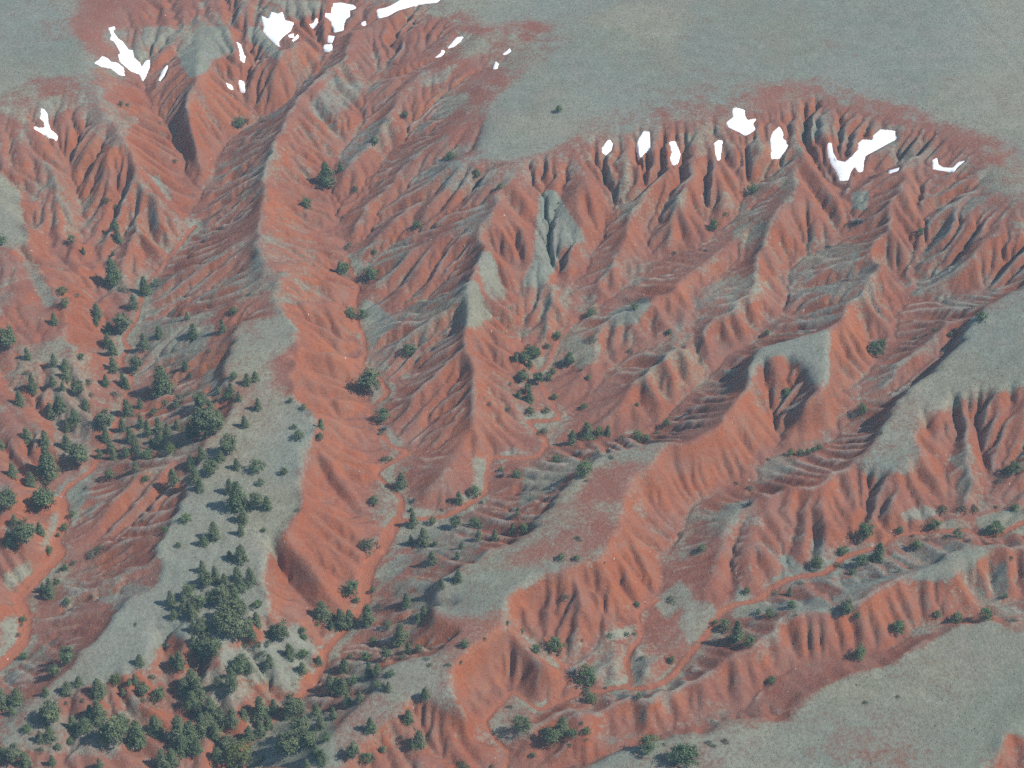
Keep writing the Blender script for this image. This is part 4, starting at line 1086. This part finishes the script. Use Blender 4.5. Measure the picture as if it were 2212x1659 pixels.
# tree survey: per ninth of the frame, x, foot y, apparent height, kind
TREES = {
    (0, 0): "1550,830,85,j 1592,800,50,b 1985,1350,88,j 2120,1205,175,p 2208,1110,70,p 750,1485,75,p 770,1572,95,p 465,1572,58,j 545,1650,55,p 700,1315,55,b 752,1362,38,j 735,1659,32,j 10,1590,85,j 785,690,50,b 825,690,35,b 1135,1055,35,b 1035,805,28,b 1690,860,38,b 1700,1105,40,b",
    (1, 0): "1408,732,58,j 415,767,54,j 217,940,72,j 706,1037,68,j 876,1152,68,j 1028,1230,48,j 492,1482,62,j 217,1650,42,j 45,1607,52,b 2160,1648,34,b 90,1240,48,b 1410,1327,25,b",
    (2, 0): "448,1252,74,j 195,1492,84,j 278,1402,38,b 1538,1522,52,j 1682,1517,30,b 945,1612,32,b 155,1632,26,b 1120,1452,62,g 1150,1450,50,g",
    (0, 1): "740,172,185,p 945,252,135,p 795,232,62,b 1020,192,85,b 870,342,105,p 405,252,64,j 425,322,68,j 635,402,105,p 628,452,64,p 500,267,42,b 800,502,155,o 355,442,85,p 715,502,85,p 700,592,105,p 735,642,115,p 935,592,105,p 1035,522,85,p 1215,412,58,p 1260,542,115,p 1445,492,95,p 1515,377,58,j 60,602,165,o 180,672,85,p 355,712,90,p 425,742,85,p 430,802,105,p 530,672,52,j 740,742,105,p 890,752,115,o 800,842,95,p 822,862,85,p 1065,892,205,p 1205,742,72,p 1235,792,42,p 1360,632,36,b 220,882,135,p 175,772,42,b 345,842,75,p 410,872,64,p 510,902,115,o 580,832,60,b 690,842,85,p 750,912,62,b 135,972,115,p 395,1002,115,p 335,1052,115,p 560,1002,85,p 490,1082,105,p 440,1132,75,p 590,912,40,b 690,1132,155,o 830,1032,125,p 910,982,75,p 1160,932,62,b 1220,902,42,b 1300,992,125,o 1365,1012,95,p 1070,972,48,j 1145,992,64,p 1330,1182,240,o 1400,1152,155,o 1280,1142,135,p 1230,1172,105,p 1420,1082,105,p 1490,1292,155,o 1430,1332,85,p 1515,802,64,j 1605,837,85,p 1655,812,75,p 1415,892,52,p 1500,902,85,p 1480,932,62,j 1550,942,75,p 1675,997,88,p 1590,1112,88,p 1885,952,42,j 1970,997,48,j 2080,1122,78,p 2075,1192,58,j 1910,1122,42,j 1940,1187,74,j 180,1202,105,p 300,1232,115,p 440,1262,125,p 320,1422,225,p 290,1392,125,p 530,1362,175,o 85,1427,105,p 205,1502,125,p 5,1252,85,p 65,1650,165,o 300,1640,175,o 250,1622,125,p 690,1202,95,p 800,1132,95,p 850,1202,115,p 920,1112,95,p 960,1152,105,p 880,1252,115,p 720,1272,105,p 650,1312,75,p 740,1322,85,p 820,1302,75,p 900,1302,85,p 1030,1132,95,p 1040,1232,105,p 1090,1162,95,p 1150,1132,85,p 1105,1282,80,y 960,1322,95,j 990,1252,85,p 1000,1032,52,j 880,1392,75,p 710,1442,68,j 950,1462,52,j 1125,1482,125,p 1310,1312,95,p 1245,1372,95,p 1370,1422,115,o 1270,1472,125,p 1300,1522,95,p 1535,1382,85,p 1668,1397,98,j 1840,1417,62,y 1690,1487,52,j 1490,1542,115,p 1540,1642,215,p 1600,1652,95,p 1670,1642,135,o 1735,1642,105,p 1930,1652,32,b 560,1512,26,b 2205,122,95,p",
    (1, 1): "185,157,115,j 22,112,80,j 65,412,95,j 135,402,68,j 445,647,98,j 185,892,185,o 270,1072,108,j 390,1502,115,p 215,1607,68,j 290,1332,56,b 255,1162,42,b 275,1132,46,g 1900,347,46,j 1620,387,62,j 1400,542,62,j 1630,547,60,b 2125,512,46,j 1335,602,42,j 1225,672,115,o 1190,702,95,o 1270,662,75,o 1130,682,68,p 1220,722,62,p 1475,712,95,o 1370,772,52,j 1175,822,95,o 1275,832,95,o 1345,802,52,j 1210,892,75,o 1150,922,58,p 1220,947,84,p 1385,932,46,j 1600,802,36,j 1555,747,26,b 960,967,32,b 1080,1002,32,b 1095,837,26,b 1225,1027,52,j 1330,1017,46,j 1575,992,46,j 1918,977,32,j 1305,1152,60,b 1495,1217,105,p 1590,1172,115,p 1665,1167,78,j 1725,1162,74,p 1820,1187,42,b 1920,1202,88,j 1975,1197,52,j 2105,1097,52,j 1395,1337,68,j 1570,1412,115,j 1540,1292,52,g 1665,1282,32,b 1745,1312,32,b 1035,1402,42,j 1135,1437,68,j 1040,1432,52,g 860,1552,78,j 765,1602,92,p 910,1607,32,b 1145,1658,34,j 1375,1532,42,g 1340,1582,42,g 1865,632,40,b 455,1659,32,j 650,1655,22,b 465,1597,42,g 1590,1462,22,b 2050,1152,32,b",
    (2, 1): "1935,422,84,j 1875,342,32,b 1245,647,112,j 1290,592,62,j 1245,582,62,g 1730,522,38,j 1630,497,32,j 545,517,46,j 670,907,68,j 1160,1012,68,j 470,602,32,b 700,1292,52,j 760,1292,52,j 810,1282,46,j 850,1272,42,j 885,1252,42,j 555,1327,26,b 2150,1402,92,j 2105,1412,62,j 2055,1472,46,b 1685,1652,62,b 1815,1657,62,b 1890,1650,56,b 2150,1652,58,j 2030,1637,26,b 425,1622,72,g 1510,542,22,b 1285,1152,32,b 695,1012,42,g 15,1037,36,g 435,1522,58,b 350,1482,32,b",
    (0, 2): "100,82,75,p 175,202,175,o 75,212,105,p 265,152,105,p 470,32,42,j 420,117,52,j 380,162,32,j 325,267,52,j 425,377,52,j 380,392,32,b 480,342,42,b 325,502,92,p 370,472,52,y 330,557,105,p 285,522,74,p 155,712,46,j 140,742,26,b 120,807,32,b 160,957,62,j 440,602,52,j 595,562,32,b 600,295,80,b 650,250,60,b 1070,127,46,j 1210,67,68,j 1580,62,112,p 1565,152,92,p 1395,177,132,p 1320,217,92,p 1160,232,42,j 1710,132,32,y 1565,322,132,p 1490,302,62,p 1315,392,92,p 1400,452,122,p 1340,482,122,o 1460,482,102,p 1540,442,102,p 1630,462,122,p 1230,562,112,o 1200,642,132,p 1290,642,132,o 1380,602,122,o 1440,602,152,o 1520,562,112,p 1560,502,92,p 1250,692,112,p 1500,702,152,o 1560,682,132,o 1460,782,152,o 1540,822,172,o 1600,802,122,o 1420,742,122,p 1310,802,132,o 1260,782,92,p 1350,942,172,o 1290,932,112,p 1400,932,122,o 1260,882,92,p 1110,602,112,p 1130,692,72,p 1670,622,62,j 1665,742,112,p 1640,822,82,p 880,737,26,b 2090,697,142,p 2200,692,82,p 1825,832,152,o 1770,812,92,p 1735,862,52,b 1580,882,52,b 1665,872,52,b 1880,942,112,p 1970,832,52,j 1965,782,42,j 1970,952,72,j 1700,932,52,b 1750,1002,96,p 2070,992,72,p 1960,1042,82,p 2150,762,62,p 1570,1062,162,o 1500,1092,102,p 1620,1042,82,p 1420,1132,82,p 1510,1172,132,o 445,982,132,o 360,1072,96,o 910,1002,92,p 1065,882,52,b 1095,882,32,g 1170,1012,132,p 1120,982,72,p 1250,1152,172,p 1200,1182,132,p 1290,1202,152,p 1250,1262,122,p 515,1127,76,p 440,1182,102,p 650,1192,142,p 755,1112,82,y 880,1122,86,p 935,1192,96,o 840,1122,52,p 1035,1212,92,j 800,1192,52,p 925,1232,42,b 980,1082,42,b 300,1192,72,p 115,1242,122,p 80,1312,72,p 20,1262,172,p 350,1372,172,o 280,1352,92,p 650,1352,162,p 590,1332,102,p 180,1432,62,j 330,1482,112,p 270,1492,92,p 480,1412,112,p 555,1422,112,p 750,1502,205,o 680,1482,142,p 800,1442,152,o 900,1502,192,p 1020,1442,152,p 380,1542,52,j 460,1502,52,j 540,1232,36,b 430,1252,36,b 260,1552,42,b 345,1642,82,p 100,1622,142,o 30,1602,102,p 170,1642,112,p 650,1659,82,p 1060,1659,152,p 1120,1642,132,p 1170,1482,205,p 1190,1562,152,p 1240,1482,152,p 1320,1432,152,p 1280,1562,122,p 1380,1332,162,p 1350,1402,132,p 1440,1382,152,p 1400,1482,142,p 1510,1382,132,p 1480,1562,132,o 1420,1622,122,p 1560,1622,190,y 1620,1482,112,p 1690,1332,172,p 1740,1402,112,p 1780,1302,112,p 1690,1452,122,p 1900,1312,152,o 1950,1302,112,p 1860,1342,102,p 2050,1332,112,p 2080,1402,102,p 1950,1452,152,o 1880,1572,172,o 1830,1542,132,p 2000,1522,132,o 2110,1482,72,j 2090,1622,102,p 2050,1582,102,p 1990,1659,72,p 1690,1622,62,b 1580,1332,72,p 2140,1132,92,p 2190,1182,132,p 2160,1342,92,p 1310,1332,122,p",
    (1, 2): "465,92,112,p 590,82,64,j 740,102,92,o 870,102,84,j 1140,27,38,j 450,212,72,p 535,202,122,p 610,222,42,j 890,182,76,p 995,182,82,p 1110,132,72,p 1180,132,78,j 185,245,125,b 150,215,70,b 780,242,62,p 590,332,92,p 755,302,52,p 760,452,102,p 650,492,72,p 70,532,112,j 205,517,36,j 100,587,46,j 170,727,152,p 60,742,132,p 10,752,142,p 425,612,102,p 250,622,42,b 535,672,82,p 495,712,62,p 300,752,62,j 385,852,152,p 210,852,52,j 290,962,102,o 160,962,72,j 60,952,42,j 440,912,72,p 505,902,52,j 400,942,42,b 185,1072,122,p 235,1052,82,p 80,1112,62,j 20,1032,102,p 10,1172,122,p 120,1232,82,p 40,1242,82,p 225,1132,52,j 305,1162,76,p 270,1152,52,j 320,1067,56,j 545,1207,88,p 190,1422,112,p 435,1367,102,p 505,1522,132,p 460,1532,62,p 75,1602,122,o 165,1627,88,j 270,1557,52,j 395,1472,36,b 785,1659,72,b 975,1659,32,b 1165,1412,118,j 1355,1512,142,o 1430,1432,122,p 1240,1592,38,j 1495,1457,62,j 1590,1442,58,j 1560,1377,32,b 1590,1482,26,b 1480,1522,26,b 1985,1542,122,j 2200,1622,152,j 2090,1512,22,b 1620,1237,82,j 1590,1102,132,j 1500,1062,84,g 1590,1182,62,b 1385,902,108,j 1265,917,78,j 800,872,62,j 930,832,28,b 1080,727,32,b 1175,782,38,b 1455,562,46,b 1915,617,42,j 1535,182,38,b 1425,312,52,j 1525,317,42,j 1705,337,18,b 1560,842,22,b 1735,807,38,b 1855,802,38,b 1900,797,32,b 1925,1207,42,j 2140,972,52,j 1715,1147,22,b 1950,957,42,b 550,962,32,b 580,897,32,b 690,1002,32,b 575,1002,32,b 775,982,28,b 2140,582,52,b 2190,152,32,b 1090,1272,32,b",
    (2, 2): "1180,162,122,j 1260,317,138,p 1160,347,92,j 1035,277,68,j 865,362,104,y 1405,142,58,j 1630,112,82,j 1775,167,72,j 2030,142,105,j 1990,140,70,j 1510,242,72,j 1705,177,42,b 1095,407,52,j 1010,352,42,b 1400,392,36,b 125,252,48,j 90,267,36,b 415,532,52,j 600,532,42,b 690,542,62,p 705,622,58,j 760,467,36,b 560,682,68,j 490,662,38,j 615,672,32,b 1055,672,118,o 1130,687,42,j 345,832,152,p 270,762,82,j 430,867,84,j 210,732,42,j 300,842,62,b 1395,782,98,j 1145,942,98,j 575,1117,62,j 1650,682,52,j 1770,712,82,j 1960,697,98,j 2090,562,36,j 2150,707,42,b 2130,307,36,b 30,1622,152,j 170,1507,36,b 275,1497,42,b 205,1522,26,b 1185,1242,32,b 1395,1207,26,b 1475,372,32,b 735,672,22,b 1580,192,42,b 1860,192,32,b 1490,162,32,b",
}
PLACES = [
    (60, 690, "on the hillside at the left edge"), (170, 520, "on the upper left red spurs"), (250, 230, "near the upper left snow patches"), (270, 640, "at the head of the left valley"),
    (265, 760, "along the left valley wash"), (150, 850, "on the wooded hillside left of the wash"), (300, 940, "in the thicket crossing the left valley"), (430, 720, "on the red slope above the left valley"),
    (540, 850, "on the pale top of the left mesa"), (440, 960, "in the clump at the left mesa rim"), (540, 1060, "on the open middle of the left mesa"), (640, 930, "on the right rim of the left mesa"),
    (60, 1120, "at the left edge below the hillside"), (110, 1270, "in the wide sandy wash at left"), (480, 1320, "in the big grove on the left mesa"), (330, 1450, "around the small orange slump hollow"), (130, 1500, "along the grey strip at lower left"),
    (110, 1620, "in the bottom left corner woods"), (620, 1400, "on the pale slope right of the grove"), (440, 1580, "in the dense bottom woods"), (640, 1570, "in the right part of the bottom woods"),
    (530, 270, "in the upper left canyon beside the crest"), (720, 390, "under the red cliffs at upper centre"), (860, 260, "on the upper slopes left of the grey tongue"), (1205, 240, "on the grey tongue of upper tableland"),
    (1030, 390, "below the tip of the grey tongue"), (780, 600, "in the upper central valley"), (810, 810, "beside the winding central wash"), (870, 1000, "beside the lower bends of the central wash"), (980, 1140, "on the bank below the wash junction"),
    (780, 1330, "beside the broad foot of the central wash"), (870, 1400, "on the red bank left of the middle mesa"), (820, 1530, "on the lower end of the middle mesa"), (950, 1420, "on the pale narrow of the middle mesa"),
    (1150, 800, "in the thicket where two gullies meet"), (1270, 720, "on the grassy slope right of the thicket"), (1420, 670, "on the grey hillock right of centre"), (1340, 935, "in the tree row under the middle mesa rim"), (1080, 1040, "by the bend of the second wash"),
    (1240, 1010, "on the upper brow of the middle mesa"), (1240, 1200, "on the middle mesa top"), (1180, 1390, "on the spur above the orange amphitheatre"), (1170, 1570, "below the orange amphitheatre"), (1290, 1470, "in the gullies right of the amphitheatre"),
    (1400, 1340, "by the narrow red wash right of centre"), (1440, 1620, "on the rim of the lower right tableland"), (1600, 460, "in the snowy gullies at upper right"), (1990, 500, "under the dark fluted cliffs at right"), (1690, 840, "in the slump hollow of the right-centre mesa"),
    (1720, 970, "in the row along the gully rim"), (1900, 740, "in the deep gully right of centre"), (2080, 700, "on the grey right mesa"), (2120, 1070, "at the right edge by the wash"), (1870, 1180, "in the tree-lined wash at lower right"), (1620, 1060, "on the ridge below the right mesa"),
    (1600, 1350, "on the grey benches at lower right"), (1820, 1310, "on the grey crest above the lower tableland"), (2000, 1340, "along the gully edging the lower tableland"), (1880, 1520, "out on the lower right tableland"), (1560, 1605, "near the left tip of the lower tableland"),
]
KIND_NAME = {'p': ('pine_tree', 'pine'), 'o': ('pine_tree', 'pine'), 'j': ('juniper_tree', 'juniper'), 'y': ('juniper_tree', 'juniper'), 'b': ('shrub', 'shrub'), 'g': ('bare_shrub', 'bare shrub')}
KIND_LOOK = {'p': 'narrow blue-green pine', 'o': 'broad dark pine', 'j': 'rounded green juniper', 'y': 'bright yellow-green juniper', 'b': 'low green shrub', 'g': 'leafless grey shrub'}
ORD = ['first', 'second', 'third', 'fourth', 'fifth', 'sixth', 'seventh', 'eighth', 'ninth', 'tenth', 'eleventh', 'twelfth', 'thirteenth', 'fourteenth', 'fifteenth', 'sixteenth', 'seventeenth', 'eighteenth', 'nineteenth', 'twentieth', 'twenty-first', 'twenty-second', 'twenty-third', 'twenty-fourth', 'twenty-fifth', 'twenty-sixth']
FPX = FH / 2 / TV
survey = []
for (col, row), text in TREES.items():
    for q in text.split():
        x, y, h, k = q.split(',')
        px, py = T(col, row, float(x), float(y))
        survey.append([px, py - 1.0, float(h) / 3, k])
survey = [s for s in survey if -10 < s[0] < FW + 10 and s[1] < FH + 6]
buckets = {}
for s in survey:
    place = min(PLACES, key=lambda a: (a[0] - s[0]) ** 2 + (a[1] - s[1]) ** 2)[2]
    buckets.setdefault((place, s[3]), []).append(s)
for (place, k), items in buckets.items():
    items.sort(key=lambda s: s[0])
    n = len(items)
    for r, s in enumerate(items):
        look = KIND_LOOK[k]
        if n == 1:
            lab = f"{look} {place}"
        elif n == 2:
            lab = f"{'left' if r == 0 else 'right'} of two {look}s {place}"
        elif r == 0:
            lab = f"leftmost {look} {place}"
        elif r == n - 1:
            lab = f"rightmost {look} {place}"
        else:
            lab = f"{look} {place}, {ORD[min(r, 25)]} from left"
        s.append(lab)
        s.append(place)
for s in survey:
    px, py, hpx, k, lab, place = s
    x, y, z, t = hit(px, py)
    ppm = FPX / t
    dep = math.atan2(CAM_Z - z, math.hypot(x, y))
    app = hpx / ppm * {'p': 1.05, 'o': 1.02, 'j': 1.05, 'y': 1.02}.get(k, 1.0)
    wid = {'p': .8, 'o': .66, 'j': .98, 'y': .98, 'b': 1.0, 'g': 1.0}[k]
    if k in 'bg':                                    # squat mound: apparent height is mostly its depth
        h = app * .62
        sc = (h * rnd.uniform(1.0, 1.5), h * rnd.uniform(.85, 1.1), h)
    else:
        h = app / (math.cos(dep) + .45 * wid * math.sin(dep))
        f = rnd.uniform(.9, 1.12)
        sc = (h * f, h * f, h)
    name, cat = KIND_NAME[k]
    root = bpy.data.objects.new(name, None)
    root.empty_display_size = .5
    C.objects.link(root)
    root.location = (x, y, z - .02 * h)
    root.rotation_euler = (0, 0, rnd.uniform(0, 6.283))
    root.scale = sc
    crown, trunk = rnd.choice(PROTO[k])
    for nm, me in (('crown', crown), ('trunk', trunk)):
        o = bpy.data.objects.new(nm, me)
        C.objects.link(o)
        o.parent = root
    tag(root, lab, cat, {'pine': 'pines', 'juniper': 'junipers', 'shrub': 'shrubs', 'bare shrub': 'bare shrubs'}[cat] + ' ' + place)

# ------------------------------------------------------------------ uncountable ground stuff: sagebrush tufts and loose stones
def scatter(name, label, cat, count, prob, size, squash, mat, seed):
    g = np.random.default_rng(seed)
    xs_ = g.uniform(XMIN + 2, XMAX - 2, count * 6)
    ys_ = g.uniform(YMIN + 2, YMAX - 2, count * 6)
    i = ((ys_ - YMIN) / DX).astype(int)
    j = ((xs_ - XMIN) / DX).astype(int)
    fx, fy = FX[i, j], FY[i, j]
    ok = (g.random(len(xs_)) < prob(i, j)) & (fx > -40) & (fx < FW + 40) & (fy > -30) & (fy < FH + 30)
    xs_, ys_ = xs_[ok][:count], ys_[ok][:count]
    n = len(xs_)
    zs_ = height_at(xs_, ys_)
    s = size * g.lognormal(0, .34, n)
    ring = 5
    th = g.uniform(0, 6.28, n)
    V = np.zeros((n, ring + 1, 3))
    for r in range(ring):
        a = th + 6.2832 * r / ring
        rr = s * g.uniform(.65, 1.15, n)
        V[:, r] = np.stack([xs_ + np.cos(a) * rr, ys_ + np.sin(a) * rr, zs_ - .08 * s + height_at(xs_ + np.cos(a) * rr, ys_ + np.sin(a) * rr) - zs_], -1)
    V[:, ring] = np.stack([xs_ + g.normal(0, .2, n) * s, ys_ + g.normal(0, .2, n) * s, zs_ + s * squash * g.uniform(.7, 1.3, n)], -1)
    base = np.arange(n)[:, None] * (ring + 1)
    faces = np.concatenate([np.stack([base[:, 0] + r, base[:, 0] + (r + 1) % ring, base[:, 0] + ring], -1) for r in range(ring)])
    me = bpy.data.meshes.new(name)
    me.from_pydata(V.reshape(-1, 3).tolist(), [], faces.tolist())
    a = me.attributes.new('leaf_tone', 'FLOAT', 'FACE')
    a.data.foreach_set('value', np.tile(g.random(n), ring).astype(np.float32))
    me.materials.append(mat)
    o = bpy.data.objects.new(name, me)
    C.objects.link(o)
    o['kind'] = 'stuff'
    tag(o, label, cat)
    return o


MAT_SAGE = foliage_mat('sagebrush', (.10, .105, .078), (.23, .23, .18), (.16, .16, .125))
MAT_STONE = foliage_mat('pale_stone', (.30, .20, .16), (.58, .50, .44), (.5, .4, .36))
clump = np.clip(.55 + .6 * fbm((NY, NX), 34, 611, 3), .05, 1)
scatter('sagebrush', 'small grey sagebrush tufts dotted over grass and slopes', 'sagebrush', 26000,
        lambda i, j: np.clip(cover[i, j] * .9 + .06, 0, 1) * clump[i, j] * (1 - wash[i, j]), .15, .7, MAT_SAGE, 21)
scatter('loose_stones', 'pale stones scattered on the red slopes', 'stones', 2600,
        lambda i, j: np.clip(.35 - cover[i, j] * .5, .02, 1) * clump[i, j] + .5 * wash[i, j], .13, .7, MAT_STONE, 22)

# ------------------------------------------------------------------ thin blue air between camera and ground
lo, hi = float(GZ.min()) - 1.0, CAM_Z + 12.0
ex = float(max(abs(xs[0]), xs[-1])) + 20
hz_v = [(-ex, float(ys[0]) - 20, lo), (ex, float(ys[0]) - 20, lo), (ex, float(ys[-1]) + 20, lo), (-ex, float(ys[-1]) + 20, lo)]
hz_v += [(a, b_, hi) for a, b_, _ in hz_v]
MAT_HAZE = bpy.data.materials.new('haze')
MAT_HAZE.use_nodes = True
ht = MAT_HAZE.node_tree
for n_ in list(ht.nodes):
    if n_.type != 'OUTPUT_MATERIAL':
        ht.nodes.remove(n_)
pv = ht.nodes.new('ShaderNodeVolumePrincipled')
pv.inputs['Color'].default_value = (.50, .80, 1.0, 1)
pv.inputs['Density'].default_value = HAZE_DENSITY
pv.inputs['Anisotropy'].default_value = 0.0
ht.links.new(pv.outputs['Volume'], [n_ for n_ in ht.nodes if n_.type == 'OUTPUT_MATERIAL'][0].inputs['Volume'])
haze = mesh_obj('haze', hz_v, [(3, 2, 1, 0), (4, 5, 6, 7), (0, 1, 5, 4), (1, 2, 6, 5), (2, 3, 7, 6), (3, 0, 4, 7)], MAT_HAZE)
haze['kind'] = 'stuff'
